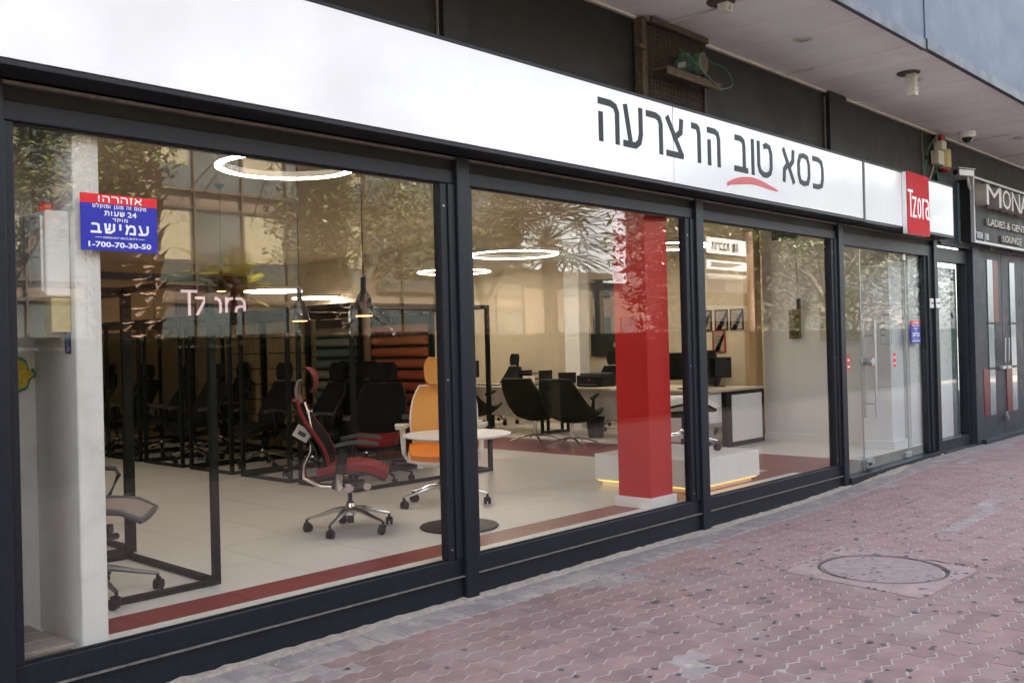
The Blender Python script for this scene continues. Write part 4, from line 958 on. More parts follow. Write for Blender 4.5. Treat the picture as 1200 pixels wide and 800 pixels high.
def pads(y0, y1, label):
    t = thing('padded_panel', label, 'panel', (7.38, (y0+y1)/2, FZ), group='padded sample panels'); g = M()
    n = 6
    for i in range(n):
        for k in range(8):
            a = y0 + (y1-y0)*i/n; z = FZ+.05 + .215*k
            g.box(7.33, 7.37, a+.006, a+(y1-y0)/n-.006, z+.006, z+.209)
    put('cushion_cells', g, mat('tan_cushion', (.34, .25, .13), .85, 0, .1), t, bevel=.012, kind='stuff'); put('backing_board', B(7.372, 7.39, y0, y1, FZ+.04, 2.0), framem, t)
pads(6.38, 7.28, 'tan padded panel of small cushions in the fourth stall'); pads(7.48, 8.38, 'tan padded panel of small cushions in the fifth stall')
single('partition', B(7.44, 7.5, 4.0, 15.4, FZ, 2.02), tanw, 'tan low partition wall behind the stalls', 'partition')
# Tzora sign on the back wall
t = thing('wall_logo_board', 'maroon board with glowing Tzora letters on the back wall', 'sign', (11, 15.45, 2.4))
put('board', B(10.2, 11.95, 15.40, 15.49, 2.1, 3.38), maroon, t, bevel=.005)
tzora(10.28, 11.92, 2.42, .62, .06, 15.37, 15.39, pinkl, t)
# ================================================================ DESKS AND THINGS ON THEM
DZ = .985
def desk(x0, x1, y0, y1, label, end=False):
    t = thing('desk', label, 'desk', ((x0+x1)/2, (y0+y1)/2, FZ), group='row of office desks')
    put('desktop', B(x0, x1, y0, y1, DZ-.028, DZ), deskm, t, bevel=.003)
    put('modesty_panel', B(x0+.45, x0+.468, y0+.06, y1-.06, FZ+.25, DZ-.04), whitelam, t, bevel=.002)
    for y in (y0+.03, y1-.07):
        g = M().box(x0+.35, x0+.39, y, y+.04, FZ, DZ-.03).box(x1-.06, x1-.02, y, y+.04, FZ, DZ-.03).box(x0+.39, x1-.06, y+.002, y+.038, FZ, FZ+.035).box(x0+.39, x1-.06, y+.002, y+.038, DZ-.065, DZ-.03)
        put('leg_frame', g, framem, t, bevel=.003)
    return t
d1 = desk(10.33, 11.66, 2.0, 3.62, 'nearest desk with a framed white end panel by the white wall')
put('end_panel', B(10.80, 11.56, 1.985, 2.02, FZ+.06, DZ-.075), whitelam, d1, bevel=.003)
put('end_panel_frame', B(10.68, 10.80, 1.99, 2.03, FZ, DZ-.03).box(11.56, 11.64, 1.99, 2.03, FZ, DZ-.03).box(10.8, 11.56, 1.99, 2.03, FZ, FZ+.06).box(10.8, 11.56, 1.99, 2.03, DZ-.075, DZ-.03), framem, d1, bevel=.003)
put('return_panel', B(10.38, 10.67, 2.06, 2.08, FZ+.32, DZ-.05), whitelam, d1)
t = thing('drawer_pedestal', 'white drawer pedestal under the nearest desk', 'pedestal', (10.55, 2.5, FZ)); put('carcass', B(10.42, 10.78, 2.25, 2.75, FZ+.06, FZ+.44), whitelam, t, bevel=.004)
for k in range(2): put('drawer', B(10.408, 10.42, 2.26, 2.74, FZ+.07+.19*k, FZ+.25+.18*k), whitelam, t, bevel=.003)
for q in ((10.45, 2.3), (10.74, 2.3), (10.45, 2.7), (10.74, 2.7)): put('caster', M().lathe([(.025, 0), (.025, .05)], (q[0], q[1], FZ), 10), blkpl, t)
desk(10.62, 11.5, 3.64, 5.35, 'second desk behind the pair of egg chairs'); desk(10.62, 11.5, 5.37, 7.0, 'third desk behind the left egg chair'); desk(10.62, 11.5, 7.02, 8.7, 'fourth desk farthest along the row')
def monitor(x, y, rz, w_, h, label, grp='screens on the desks'):
    t = thing('monitor', label, 'monitor', (x, y, DZ), rz, grp)
    put('screen_panel', B(-.02, .02, -w_/2, w_/2, .12, .12+h), blkpl, t, local=True, bevel=.004); put('display', B(-.0235, -.0205, -w_/2+.015, w_/2-.015, .135, .105+h), screen, t, local=True)
    put('stand', B(.0, .03, -.03, .03, .01, .2), blkpl, t, local=True); put('foot', B(-.09, .09, -.12, .12, 0, .012), blkpl, t, local=True, bevel=.004)
monitor(10.75, 2.62, .75, .60, .36, 'large black monitor on the nearest desk under the certificates')
monitor(11.35, 2.55, .45, .42, .28, 'smaller black monitor on the desk beside the white wall')
monitor(11.0, 7.0, 1.4, .34, .28, 'thin monitor seen edge on at the far desk')
t = thing('desk_phone', 'black desk phone with red trim under the monitor', 'telephone', (10.55, 2.35, DZ)); put('body', B(-.10, .1, -.12, .12, 0, .045), blkpl, t, local=True, bevel=.01); put('handset', M().tube([(-.08, -.1, .06), (0, -.1, .07), (.08, -.1, .06)], .018, 8), blkpl, t, local=True, smooth=True); put('red_keys', B(-.06, .06, 0, .1, .046, .05), redpr, t, local=True)
def tray(x, y, label):
    t = thing('paper_tray', label, 'tray', (x, y, DZ), 0, 'desk trays')
    for k in range(3): put('shelf', B(-.15, .15, -.22, .22, .02+.085*k, .03+.085*k), blkpl, t, local=True)
    put('side', B(-.15, .15, .205, .22, 0, .24), blkpl, t, local=True); put('side', B(-.15, .15, -.22, -.205, 0, .24), blkpl, t, local=True)
    put('paper_stack', B(-.12, .12, -.17, .17, .031, .05), paper, t, local=True)
tray(11.0, 5.55, 'black three tier paper tray behind the left egg chair of the pair')
t = thing('sign_card', 'white card standing on the desk above the egg chair', 'card', (10.85, 5.55, DZ)); put('card', B(-.004, .004, -.12, .12, 0, .16), paper, t, local=True)
t = thing('printer', 'dark printer on the desk left of the red column', 'printer', (11.0, 4.35, DZ)); put('body', B(-.17, .17, -.24, .24, 0, .17), blkpl, t, local=True, bevel=.02); put('output_tray', B(-.24, -.17, -.16, .16, .03, .04), dkgrey, t, local=True); put('lid', B(-.14, .15, -.20, .20, .171, .20), dkgrey, t, local=True, bevel=.01); put('red_light', B(-.173, -.1705, -.02, .0, .09, .12), redpr, t, local=True)
t = thing('photo_box', 'dark photo box with a white card on the desk', 'box', (10.9, 4.82, DZ)); put('box', B(-.08, .08, -.11, .11, .05, .21), blkpl, t, local=True, bevel=.005); put('card', B(-.1, .09, -.12, .12, 0, .048), paper, t, local=True)
t = thing('keyboard', 'black keyboard lying at the edge of the desk', 'keyboard', (10.85, 6.4, DZ)); put('plate', B(-.07, .07, -.22, .22, 0, .015), blkpl, t, local=True, bevel=.004); put('keys', B(-.055, .055, -.2, .2, .016, .022), dkgrey, t, local=True)
t = thing('pen_cup', 'small dark pen cup on the desk', 'cup', (10.95, 6.0, DZ)); put('cup', M().lathe([(.035, 0), (.04, .09)], n=14), blkpl, t, local=True)
for k in range(4): put('pen', M().tube([(0, 0, .05), (.02*math.cos(k*1.7), .02*math.sin(k*1.7), .15)], .004, 5), blkpl, t, local=True)
t = thing('backpack', 'black backpack with red edge on the desk by the red column', 'bag', (11.1, 3.72, DZ)); put('bag_body', M().sheet(lambda u, v: (-.05*math.cos((v-.5)*2.4), (v-.5)*.34*(1-.45*max(0, u-.6)**2*4), .34*u), 8, 10, .10), blkpl, t, local=True, smooth=True); put('red_piping', M().tube([(-.11, -.14, .02), (-.12, -.14, .22), (-.11, -.07, .33), (-.11, .07, .33), (-.12, .14, .22), (-.11, .14, .02)], .012, 6), redfab, t, local=True, smooth=True)
# chairs behind the desks
for i, (x, y, rz, l) in enumerate([(12.0, 4.9, PI+.3, 'tall black chair behind the desk by the paper tray'), (12.0, 3.3, PI, 'black chair behind the nearest desk'), (11.95, 7.3, PI-.3, 'black chair behind the far desk')]):
    dup(proto_b, (x, y, FZ), rz, l, 'black chairs behind the desks')
# egg chairs
def egg(label):
    t = thing('egg_chair', label, 'armchair', group='dark shell lounge chairs at the desks')
    g = M()
    for k in range(4):
        q = PI/4 + PI/2*k; d = Vector((math.cos(q), math.sin(q), 0)); g.tube([d*.02 + Vector((0, 0, .09)), d*.18 + Vector((0, 0, .07)), d*.33 + Vector((0, 0, .018))], [.02, .016, .011], 8, .7)
    g.lathe([(.02, .07), (.02, .30)], n=12); put('cross_base', g, chrome, t, smooth=True, local=True)
    def sh(u, v):
        # u runs from the top of the back down and out to the front of the seat, v across
        pr = [(-.40, .84), (-.36, .72), (-.30, .56), (-.24, .42), (-.13, .32), (.02, .28), (.17, .30), (.30, .37), (.34, .40)]
        s_ = u*(len(pr)-1); i = min(int(s_), len(pr)-2); f_ = s_-i; x = pr[i][0]*(1-f_)+pr[i+1][0]*f_; z = pr[i][1]*(1-f_)+pr[i+1][1]*f_
        a = abs(2*v-1); wd = .22 + .14*math.sin(PI*min(1, u*.85+.02))**.8; y = (2*v-1)*wd*(1-.12*a*a)
        rise = .17*math.sin(PI*min(1, max(0, u*1.05-.1)))*a**2.6
        return (x + rise*.75*(1-u)**.5, y, z + rise*(.55+.45*u))
    put('shell', M().sheet(sh, 20, 14, .035), eggfab, t, smooth=True, local=True)
    put('cushion', M().sheet(lambda u, v: (-.18+.42*u, (v-.5)*.40*(1-.2*(2*u-1)**2), .375+.03*math.sin(PI*u)), 8, 8, .07), eggfab, t, smooth=True, local=True)
    for s_ in (-1, 1): put('armrest', M().tube([(.0, .29*s_, .44), (.0, .30*s_, .55), (.02, .30*s_, .60)], [.03, .02, .02], 8, .6).tube([(-.06, .30*s_, .59), (.06, .30*s_, .61), (.16, .30*s_, .63)], [.014, .018, .010], 8, 1.6), eggfab, t, smooth=True, local=True)
    return t
e1 = egg('right egg chair of the pair just left of the red column'); e1.location = (9.95, 3.95, FZ); e1.rotation_euler.z = .22; e1.scale = (1.1, 1.1, 1.08)
e1_ = dup(e1, (10.05, 4.72, FZ), .16, 'left egg chair of the pair left of the red column')
dup(e1, (10.2, 6.15, FZ), .1, 'egg chair standing alone behind the black post')
# podium and its chair
t = thing('podium', 'low white podium with a glowing yellow edge behind the red column', 'podium', (7.8, .8, FZ))
put('platform', B(7.22, 8.33, .24, 1.38, FZ+.055, FZ+.30), whitelam, t, bevel=.003); put('plinth', B(7.27, 8.28, .30, 1.33, FZ, FZ+.055), whitelam, t)
put('led_strip', B(7.24, 8.31, .262, .272, FZ+.040, FZ+.053).box(7.242, 7.252, .28, 1.36, FZ+.040, FZ+.053), ledy, t)
wc = office_chair('white_office_chair', 'white framed office chair with ladder back on the podium', None, chrome, whitepl, meshbk, blkpl, 'mesh', head=False, armpad=whitepl, ph=.9)
for ch in list(wc.children):
    if ch.name.startswith(('backrest', 'lumbar_pad', 'arm', 'back_frame', 'back_spine')): bpy.data.objects.remove(ch)
for k in range(9): put('back_slat', M().tube([(-.24-.014*k, -.20, .54+.075*k), (-.285-.014*k, 0, .55+.075*k), (-.24-.014*k, .20, .54+.075*k)], .013, 6), alu, wc, local=True, smooth=True)
put('back_spine', M().tube([(-.26, 0, .5), (-.41, 0, 1.2)], .02, 8), blkpl, wc, local=True, smooth=True)
wc.location = (7.88, .80, FZ+.30); wc.rotation_euler.z = -.7
# wall things
t = thing('wall_display_panel', 'dark framed display panel on the beige wall behind the red column', 'panel', (12.58, 5, 1.4)); put('panel_board', B(12.55, 12.598, 4.3, 5.68, 1.40, 2.68), mat('dark_display_board', (.022, .028, .026), .3, 0, .2), t, bevel=.004)
put('shelf_box', B(12.50, 12.55, 4.9, 5.15, 1.75, 2.35), dkgrey, t); put('shelf_lip', B(12.48, 12.55, 4.85, 5.15, 2.33, 2.36).box(12.48, 12.55, 4.85, 5.15, 1.55, 1.62), greyfab, t)
def frame(y, z, w_, h, fm, label, grp=None):
    t = thing('certificate', label, 'certificate', (12.59, y, z), group=grp); e = .018
    put('picture_frame', B(12.575, 12.598, y-w_/2, y-w_/2+e, z-h/2, z+h/2).box(12.575, 12.598, y+w_/2-e, y+w_/2, z-h/2, z+h/2).box(12.575, 12.598, y-w_/2+e, y+w_/2-e, z-h/2, z-h/2+e).box(12.575, 12.598, y-w_/2+e, y+w_/2-e, z+h/2-e, z+h/2), fm, t)
    put('sheet', B(12.585, 12.597, y-w_/2+e, y+w_/2-e, z-h/2+e, z+h/2-e), mat('certificate_paper', (.28, .23, .17), .7, 0, .2, 12), t)
    if h < .35: put('ribbon_print', M().add([(12.583, y+w_/2-e, z-h/2+e), (12.583, y-w_/2+e, z+h/2-e), (12.583, y-w_/2+e, z+h/2-e-.08), (12.583, y+w_/2-.11, z-h/2+e)], [(0, 3, 2, 1), (0, 1, 2, 3)]), maroon, t)
    for k in range(4): put('text_line', B(12.582, 12.584, y-w_*.25, y+w_*.25, z+h*.2-.045*k, z+h*.2-.045*k+.008), dkgrey, t)
for k, yy in enumerate((3.47, 3.19, 2.93)): frame(yy, 1.92, .22, .31, blkpl, ['left black framed certificate of the upper row', 'middle black framed certificate of the upper row', 'right black framed certificate of the upper row'][k], 'framed certificates')
frame(3.24, 1.60, .22, .33, mat('red_picture_frame', (.35, .02, .02), .5, var=.05), 'red framed certificate below the black framed row')
t = thing('socket_panel', 'brass coloured socket panel with three round outlets on the white wall', 'socket panel', (11.89, 1.65, 1.6)); put('plate', B(11.865, 11.899, 1.565, 1.725, 1.61, 2.0), mat('dull_brass', (.22, .18, .09), .45, .4, .15, 8), t, bevel=.005)
for k in range(3): put('outlet', M().lathe([(.04, -.012), (.045, 0)], (11.865, 1.645, 1.69+.115*k), 18, 'x'), ledge, t)
put('knob', M().lathe([(.045, -.02), (.04, 0)], (11.865, 1.645, 1.69), 18, 'x'), rust, t)
t = thing('hanging_plug', 'grey plug hanging on a cord beside the socket panel', 'cord', (11.85, 1.57, 2.1)); put('cord', M().tube([(11.85, 1.60, 3.6), (11.85, 1.59, 2.7), (11.85, 1.565, 2.14)], .005, 6), dkgrey, t); put('plug', B(11.83, 11.87, 1.54, 1.59, 2.0, 2.14), dkgrey, t, bevel=.008)
t = thing('slatted_panel', 'dark slatted panel high on the white wall', 'vent', (11.89, 1.8, 3)); put('slat_frame', B(11.885, 11.898, 1.58, 1.95, 2.95, 3.10), dkgrey, t)  # flat dark frame with slats across it
for k in range(5): put('dark_slat', B(11.87, 11.885, 1.59, 1.94, 2.96+.028*k, 2.972+.028*k), blkpl, t)
t = thing('wall_cabinet', 'flush white cabinet door on the wall inside the entrance', 'cabinet', (11.88, .95, 1.6)); put('carcass', B(11.87, 11.899, .62, 1.30, 1.55, 2.22), paintw, t, bevel=.003); put('cabinet_door', B(11.855, 11.869, .64, 1.28, 1.57, 2.20), mat('pale_cream_paint', (.58, .56, .45), .5, var=.03), t, bevel=.003); put('handle', M().lathe([(.012, -.015), (.012, 0)], (11.855, 1.24, 1.75), 10, 'x'), dkgrey, t)
t = thing('plastic_bag', 'white plastic bag with blue and red print hanging inside the door', 'bag', (12.05, .3, 1.0))
put('bag_body', M().sheet(lambda u, v: (11.93+.32*v+.01*math.sin(9*u), .30 + .05*math.sin(PI*v)*(-1 if 1 else 1) + .012*noise.noise(Vector((u*5, v*5, 0))), .78 + .45*u), 10, 10, .012), whitepl, t, smooth=True)
put('blue_print', B(11.95, 12.22, .225, .232, .90, .97), bluev, t); put('red_print', B(11.97, 12.2, .226, .233, .80, .86), redpr, t); put('round_logo', M().lathe([(.06, -.003), (.06, .003)], (12.05, .235, 1.09), 20, 'y'), bluev, t)
put('handle_loop', M().tube([(11.98, .28, 1.22), (12.0, .28, 1.33), (12.1, .28, 1.38), (12.18, .28, 1.33), (12.2, .28, 1.22)], .008, 6), redpr, t, smooth=True)
t = thing('waste_bin', 'black object on the floor under the desk', 'bin', (10.9, 4.3, FZ)); put('bin_body', M().lathe([(.11, .0), (.14, .3), (.13, .3), (.10, .02)], n=20), blkpl, t, local=True, smooth=True)
# ================================================================ LAMPS INSIDE
def ring(x, y, z, r, label, es=1):
    t = thing('ring_lamp', label, 'lamp', (x, y, z), group='ring lamps under the ceiling')
    put('housing', M().torus((x, y, z+.006), r, .058, .05, 72), whitepl, t); put('diffuser', M().torus((x, y, z-.002), r, .054, .007, 72), ringl, t)
    for k in range(3):
        q = 2*PI*k/3+.4; put('suspension_wire', M().tube([(x+r*math.cos(q), y+r*math.sin(q), z+.05), (x+r*.15*math.cos(q), y+r*.15*math.sin(q), 3.6)], .0012, 4), alu, t)
ring(4.16, 1.88, 3.02, .50, 'largest ring lamp above the left window area')
ring(10.05, 5.05, 2.92, .62, 'ring lamp in front of the red column seen through the middle window')
ring(11.25, 7.6, 2.90, .60, 'ring lamp just below and behind the middle ring lamp')
ring(9.9, 11.1, 2.74, .50, 'small far ring lamp left of the cone pendants')
ring(12.0, 12.7, 2.74, .50, 'small far ring lamp right of the cone pendants')
ring(11.2, 3.1, 2.93, .5, 'ring lamp mostly hidden by the red column')
ring(3.2, 6.3, 2.93, .6, 'ring lamp added for light above the aisle, hidden by the concrete pier')  # extra lamp out of view, added to light the room
def pendant(x, y, z, label, s=1.0):
    t = thing('cone_pendant', label, 'lamp', (x, y, z), group='black cone pendant lamps')
    put('lamp_shade', M().lathe([(.088*s, 0), (.092*s, .004), (.05*s, .15*s), (.024*s, .19*s), (.022*s, .29*s), (.008*s, .30*s)], (x, y, z), 24), blkpl, t, smooth=True)
    put('bulb', M().lathe([(.06*s, -.004), (.07*s, .003)], (x, y, z), 16), spotl, t); put('cord', M().tube([(x, y, z+.29*s), (x, y, 3.6)], .004, 5), blkpl, t)
    put('ceiling_rose', M().lathe([(.012, 0), (.06, .05), (.065, .06)], (x, y, 3.56), 18), blkpl, t, smooth=True)
def at(pxx, pyy, depth):
    d = R.to_3x3() @ Vector(((pxx-600)/1121, -(pyy-400)/1121, -1)); return Vector((0, -4.422, 1.6)) + d*depth
for k, (a, b, dd, l) in enumerate([(352, 376, 8.0, 'left black cone pendant of the pair above the stalls'), (427, 370, 6.9, 'right black cone pendant of the pair above the stalls'), (0, 0, 0, '')][:2]):
    p = at(a, b, dd); pendant(round(p.x, 2), round(p.y, 2), round(p.z, 2), l, .95)
for (x, y, zz, l) in ((5.9, 5.95, 2.35, 'pendant with a slim socket left of the far ring lamps'), (8.3, 12.6, 2.1, 'most distant cone pendant near the maroon board')): pendant(x, y, zz, l, .8)
# ================================================================ THE STREET OPPOSITE (seen mirrored in the glass)
def leaf_cloud(lobes, n, size, rg, droop=.3):
    g = M()
    for i in range(n):
        c, r = lobes[i % len(lobes)]
        d = Vector((rg.gauss(0, 1), rg.gauss(0, 1), rg.gauss(0, 1))).normalized(); rad = rg.random()**.4
        p = Vector(c) + Vector((d.x*r[0], d.y*r[1], d.z*r[2]))*rad
        if noise.noise(p*1.4) < -.12: continue
        s = size*rg.uniform(.6, 1.3); a = Vector((rg.uniform(-1, 1), rg.uniform(-1, 1), rg.uniform(-.7, .4))).normalized(); b = a.cross(Vector((rg.uniform(-1, 1), rg.uniform(-1, 1), 1))).normalized()
        g.add([p-a*s, p+b*s*.35, p+a*s, p-b*s*.35], [(0, 1, 2, 3)])
    return g
def tree(x, y, h, rad, seed, label, n=5200, lf=leaf, sz=.085, limbs=5, low=.42):
    rg = random.Random(seed); t = thing('broadleaf_tree', label, 'tree', (x, y, 0), group='broadleaf trees across the pavement')
    zb = h*low; g = M().tube([(x, y, -.1), (x+.05, y, zb*.5), (x, y+.05, zb)], [.17, .13, .11], 10)
    lobes = []
    for k in range(limbs):
        q = 2*PI*k/limbs + rg.random(); e = Vector((math.cos(q)*rad*.62, math.sin(q)*rad*.62, h*.72-zb + rg.uniform(-.3, .5)))
        m_ = Vector((e.x*.35+rg.uniform(-.15, .15), e.y*.35, e.z*.45)); b = Vector((x, y, zb-.05))
        g.tube([b, b+m_, b+e*.75, b+e], [.07, .055, .035, .02], 7)
        for j in range(3):
            q2 = q + rg.uniform(-1, 1); g.tube([b+e*.6, b+e*.6+Vector((math.cos(q2)*.5, math.sin(q2)*.5, .5))], [.03, .01], 5)
        lobes.append((b+e, (rad*.55, rad*.55, h*(.20 if low > .4 else .3))))
    lobes.append(((x, y, h*.86), (rad*.6, rad*.6, h*.16)))
    if low < .4: lobes += [((x, y, h*.42), (rad*.95, rad*.9, h*.30))]*3
    put('trunk', g, bark, t, smooth=True)
    put('crown', leaf_cloud(lobes, n, sz, rg), lf, t)
tree(4.2, -8.2, 5.6, 2.0, 1, 'bushy tree reflected at the left end of the glass', 15000, sz=.062)
tree(1.2, -8.6, 6.0, 2.2, 2, 'bushy tree nearest the left end of the hedge', 9000, sz=.07)
tree(10.6, -9.2, 5.6, 1.9, 4, 'tree with spreading bare limbs reflected beside the second palm', 11000, sz=.065)
tree(14.3, -9.8, 5.8, 1.5, 5, 'round leafy tree reflected in the middle window', 10000, sz=.06)
tree(25.5, -10, 6.5, 2.4, 6, 'leafy tree farther along the street to the right', 5000)
tree(33, -11, 7, 2.8, 7, 'last leafy tree down the street to the right', 4500)
def palm(x, y, h, r, seed, label, nf=26, crown=True, tall=True):
    rg = random.Random(seed); t = thing('palm_tree', label, 'palm', (x, y, 0), group='palm trees behind the sidewalk')
    put('trunk', M().tube([(x, y, -.1), (x, y, h*.5), (x, y, h)], [r*.85, r*.8, r*.8], 18), boot, t, smooth=True)
    g = M(); rows = int(h/.20)
    for i in range(rows):
        for k in range(9):
            q = 2*PI*(k + .5*(i % 2))/9 + rg.uniform(-.06, .06); z = .1 + i*.20 + rg.uniform(-.02, .02); d = Vector((math.cos(q), math.sin(q), 0)); s_ = Vector((-d.y, d.x, 0))
            p = Vector((x, y, z)) + d*r*.78; ln = rg.uniform(.75, 1.25); tip = p + d*(.20*ln) + Vector((0, 0, .26)) + s_*rg.uniform(-.07, .07)
            g.add([p-s_*r*.38, p+s_*r*.38, p+s_*r*.16+d*.10+Vector((0, 0, .15)), tip, p-s_*r*.16+d*.10+Vector((0, 0, .15)), p+d*.05+Vector((0, 0, -.04))], [(0, 1, 2, 4), (4, 2, 3), (0, 5, 1)])
    put('trunk_boots', g, boot, t, kind='stuff')
    for k in range(nf):
        q = 2*PI*k*.382 + rg.uniform(-.2, .2); el = rg.uniform(-.35, 1.1); L_ = rg.uniform(2.2, 3.0); d = Vector((math.cos(q), math.sin(q), 0)); g = M(); pts = []
        for i in range(9):
            u = i/8; pts.append(Vector((x, y, h)) + d*(L_*u*math.cos(el*(1-u*.6))) + Vector((0, 0, L_*(u*math.sin(el) - .55*u*u))))
        g.tube(pts, [.025-.0025*i for i in range(9)], 4)
        for i in range(1, 24):
            u = i/24; j = min(7, int(u*8)); p = pts[j].lerp(pts[j+1], u*8-j); tn = (pts[j+1]-pts[j]).normalized(); sd_ = tn.cross(Vector((0, 0, 1))).normalized(); ll = .42*math.sin(PI*min(1, u+.12))+.05
            for s_ in (-1, 1):
                e = p + sd_*s_*ll + tn*ll*.5 - Vector((0, 0, ll*.35)); g.add([p-tn*.015, p+tn*.02, e], [(0, 1, 2)])
        put('frond', g, palml, t)
palm(6.2, -8.95, 6.2, .53, 11, 'thick palm with scaly trunk reflected in the left window', 22)
palm(9.93, -9.4, 6.2, .47, 12, 'second thick palm with scaly trunk farther along the hedge', 22)
def fan_palm(x, y, h, label, mt=palml, n=18, R_=.95, seed=3):
    rg = random.Random(seed); t = thing('fan_palm', label, 'palm', (x, y, 0), group='fan palms behind the hedge')
    put('trunk', M().tube([(x, y, -.1), (x+.05, y, h*.6), (x, y, h)], [.16, .13, .15], 12), boot, t, smooth=True)
    for k in range(n):
        q = 2*PI*k*.382; el = rg.uniform(-.5, 1.25); d = Vector((math.cos(q)*math.cos(el), math.sin(q)*math.cos(el), math.sin(el))); b = Vector((x, y, h)); c = b + d*.7
        s_ = d.cross(Vector((0, 0, 1))).normalized(); u_ = s_.cross(d).normalized(); g = M().tube([b, b+d*.35-Vector((0, 0, .01)), c], [.02, .014, .012], 5)
        for j in range(19):
            a = -1.9 + 3.8*j/18; e = (d*math.cos(a) + s_*math.sin(a)); L_ = R_*(.75+.25*math.cos(a)); pn = u_*.02*(1 if j % 2 else -1); w_ = (s_*math.cos(a) - d*math.sin(a))*.022
            g.add([c, c+e*L_*.45-w_+pn, c+e*L_-Vector((0, 0, .18*L_*abs(math.sin(a*.5))+.05)), c+e*L_*.45+w_+pn], [(0, 1, 2, 3)])
        put('fan_leaf', g, mt, t)
fan_palm(13.7, -7.45, 3.6, 'fan palm with spiky leaves reflected in the middle window', n=26, R_=1.2)
fan_palm(21.4, -7.6, 4.3, 'tall fan palm behind the street sign board', seed=9)
# yellow frond plant
t = thing('feather_palm', 'low plant with bright yellow feathery fronds above the hedge', 'plant', (7.6, -8.6, 0)); rg = random.Random(8)
put('stem', M().tube([(7.6, -8.6, 0), (7.7, -8.6, 2.6)], [.07, .05], 8), bark, t, smooth=True)
for k in range(34):
    q = 2*PI*k*.382; el = rg.uniform(-.1, .9); d = Vector((math.cos(q), math.sin(q)*.6, 0)); L_ = rg.uniform(.7, 1.25); o_ = Vector((7.7 + rg.uniform(-.3, .3), -8.6, 2.6 + rg.uniform(-.15, .15))); g = M()
    pts = [o_ + d*(L_*u*math.cos(el)) + Vector((0, 0, L_*(u*math.sin(el) - .25*u*u))) for u in [i/7 for i in range(8)]]
    g.tube(pts, .006, 4)
    for i in range(2, 40):
        u = i/40; j = min(6, int(u*7)); p = pts[j].lerp(pts[j+1], u*7-j); tn = (pts[j+1]-pts[j]).normalized(); s_ = tn.cross(Vector((0, 0, 1))).normalized(); ll = .14*math.sin(PI*min(1, u+.1))+.03
        for sg in (-1, 1): g.add([p-tn*.008, p+tn*.010, p+s_*sg*ll+tn*.08+Vector((0, 0, rg.uniform(-.03, .02)))], [(0, 1, 2)])
    put('frond', g, leafy, t)
for k, (x, y, h) in enumerate(((28.5, -13.5, 7.6), (31, -14.5, 8.2), (34.5, -15, 8.5), (41, -16, 9), (49, -17, 10), (59, -18, 11))):  # trees added to block the bright office front mirrored in the glass
    tree(x, y, h, 2.9 + .15*k, 40+k, 'dense dark tree added to darken the reflection, ' + ['first', 'second', 'third', 'fourth', 'fifth', 'sixth', 'seventh'][k] + ' of the row behind the hedge to the right', 9000, leafd, .2, low=.2)
# clipped hedge
g = M(); rg = random.Random(21)
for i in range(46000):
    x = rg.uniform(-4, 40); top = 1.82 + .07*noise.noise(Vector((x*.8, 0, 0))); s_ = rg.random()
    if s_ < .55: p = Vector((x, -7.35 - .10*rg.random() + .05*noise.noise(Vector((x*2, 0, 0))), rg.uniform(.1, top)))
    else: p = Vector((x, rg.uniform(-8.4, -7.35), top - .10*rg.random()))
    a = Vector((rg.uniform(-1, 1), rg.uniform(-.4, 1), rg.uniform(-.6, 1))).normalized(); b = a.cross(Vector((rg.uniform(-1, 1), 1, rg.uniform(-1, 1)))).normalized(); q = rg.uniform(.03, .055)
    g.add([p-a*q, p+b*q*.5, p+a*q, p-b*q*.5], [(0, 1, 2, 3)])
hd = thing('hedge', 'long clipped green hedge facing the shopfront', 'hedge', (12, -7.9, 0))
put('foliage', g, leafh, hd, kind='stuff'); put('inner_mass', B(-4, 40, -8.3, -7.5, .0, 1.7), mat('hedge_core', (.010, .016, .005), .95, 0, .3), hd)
# office building opposite
ob = thing('office_building', 'brown stone office block with tall curtained glass front across the street', 'building', (20, -31, 0))
put('building_mass', B(-30, 90, -50, -30.3, -.2, 12.4), stoneb, ob)
for k, (z0, z1) in enumerate(((.3, 3.6), (4.4, 7.3), (8.1, 11.0))):
    for i in range(16):
        a = 4 + i*2.1; f_ = put('window', B(a, a+2.04, -30.32, -30.24, z0, z1), glassb, ob)
        if k in (1, 2) and i in (3, 5, 6, 8, 10, 13): put('curtain', B(a+.1, a+1.9, -30.235, -30.22, z0+.9, z1-.1), curt, f_)
put('mullions', (lambda g: [g.box(4+i*2.1-.05, 4+i*2.1+.02, -30.3, -30.12, .1, 12.2) for i in range(17)] and g)(M()), mull, ob)
put('storey_bands', (lambda g: [g.box(3.8, 37.8, -30.28, -30.15, z, z+.12) for z in (3.6, 4.3, 7.3, 8.0, 11)] and g)(M()), mull, ob)
put('light_panel', B(37.3, 46.5, -30.35, -30.0, 5.2, 12.2), mat('pale_tower_backdrop', (.5, .54, .58), .3, var=.1), ob); put('light_panel', B(23.6, 25.2, -30.3, -29.9, .0, 12), mat('pale_stair_panel', (.5, .5, .48), .4, var=.05), ob)  # pale tower widened as a bright backdrop to the dark fan palm
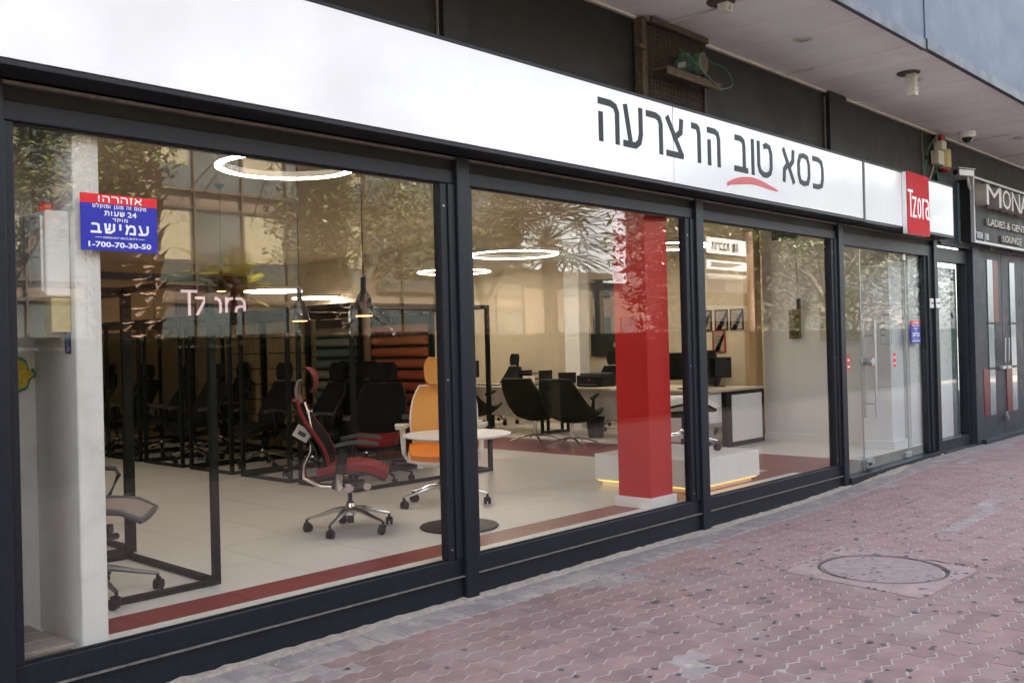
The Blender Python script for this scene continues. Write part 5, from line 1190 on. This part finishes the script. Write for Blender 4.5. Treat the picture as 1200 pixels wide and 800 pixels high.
for i in range(18):
    for k in range(3): put('window', B(41+i*2.6, 42.6+i*2.6, -30.32, -30.25, 1+3.4*k, 3.2+3.4*k), glassb, ob)
cn = thing('flat_canopy', 'dark flat canopy in front of the office building', 'canopy', (30, -25, 4)); put('roof_slab', B(26, 36, -27, -23, 4.6, 4.9), mull, cn)
for x in (26.5, 35.5): put('column', B(x-.15, x+.15, -23.6, -23.3, 0, 4.6), mull, cn)
rl = thing('stair_railing', 'white tube railing beside the steps across the street', 'railing', (13, -12, 0))
for z in (0, .35): put('rail', M().tube([(11.2, -12, 3.1+z*.6), (12.0, -12, 3.05+z*.6), (13.6, -12, 2.0+z*.6)], .03, 8), whitepl, rl, smooth=True)
for x in (11.2, 12.4, 13.6): put('post', M().tube([(x, -12, 0), (x, -12, 3.2-(x-11.2)*.45)], .03, 8), whitepl, rl)
rp_ = thing('raised_terrace', 'pale terrace wall carrying the railing', 'wall', (13, -12.6, 0)); put('terrace_wall', B(10.8, 15.5, -14, -12.1, 0, 2.0), stoneb, rp_)
# street sign board
st = thing('street_sign_board', 'white street directory board with number 18 seen reversed in the glass', 'sign', (18.8, -6.8, 2.6))
put('pole', M().tube([(18.1, -6.8, 0), (18.1, -6.8, 4.0)], .05, 10).tube([(19.9, -6.8, 0), (19.9, -6.8, 4.0)], .05, 10), dkgrey, st, smooth=True)
for z0, z1, mt in ((3.55, 3.90, whitev), (3.20, 3.40, whitev), (2.70, 3.10, whitev), (2.05, 2.40, whitev)): put('sign_plate', B(18.15, 19.85, -6.78, -6.74, z0, z1), mt, st)
put('blue_plate', B(18.17, 18.9, -6.738, -6.73, 2.72, 2.98), bluev, st)
heb(st, 'הרכבת', (18.75, 3.72), -6.738, .17, .75, signk, .18, .006, True); text('lettering', '18', .2, signk, st, (19.35, -6.73, 3.72), rot=(PI/2, 0, PI), depth=.01, width=.24, bold=.02)
for k in range(5): put('text_line', B(18.3 + .05*(k % 2), 19.6 - .17*(k % 3), -6.738, -6.73, 3.34 - .035*k - (.27 if k > 2 else 0), 3.352 - .035*k - (.27 if k > 2 else 0)), signk, st)
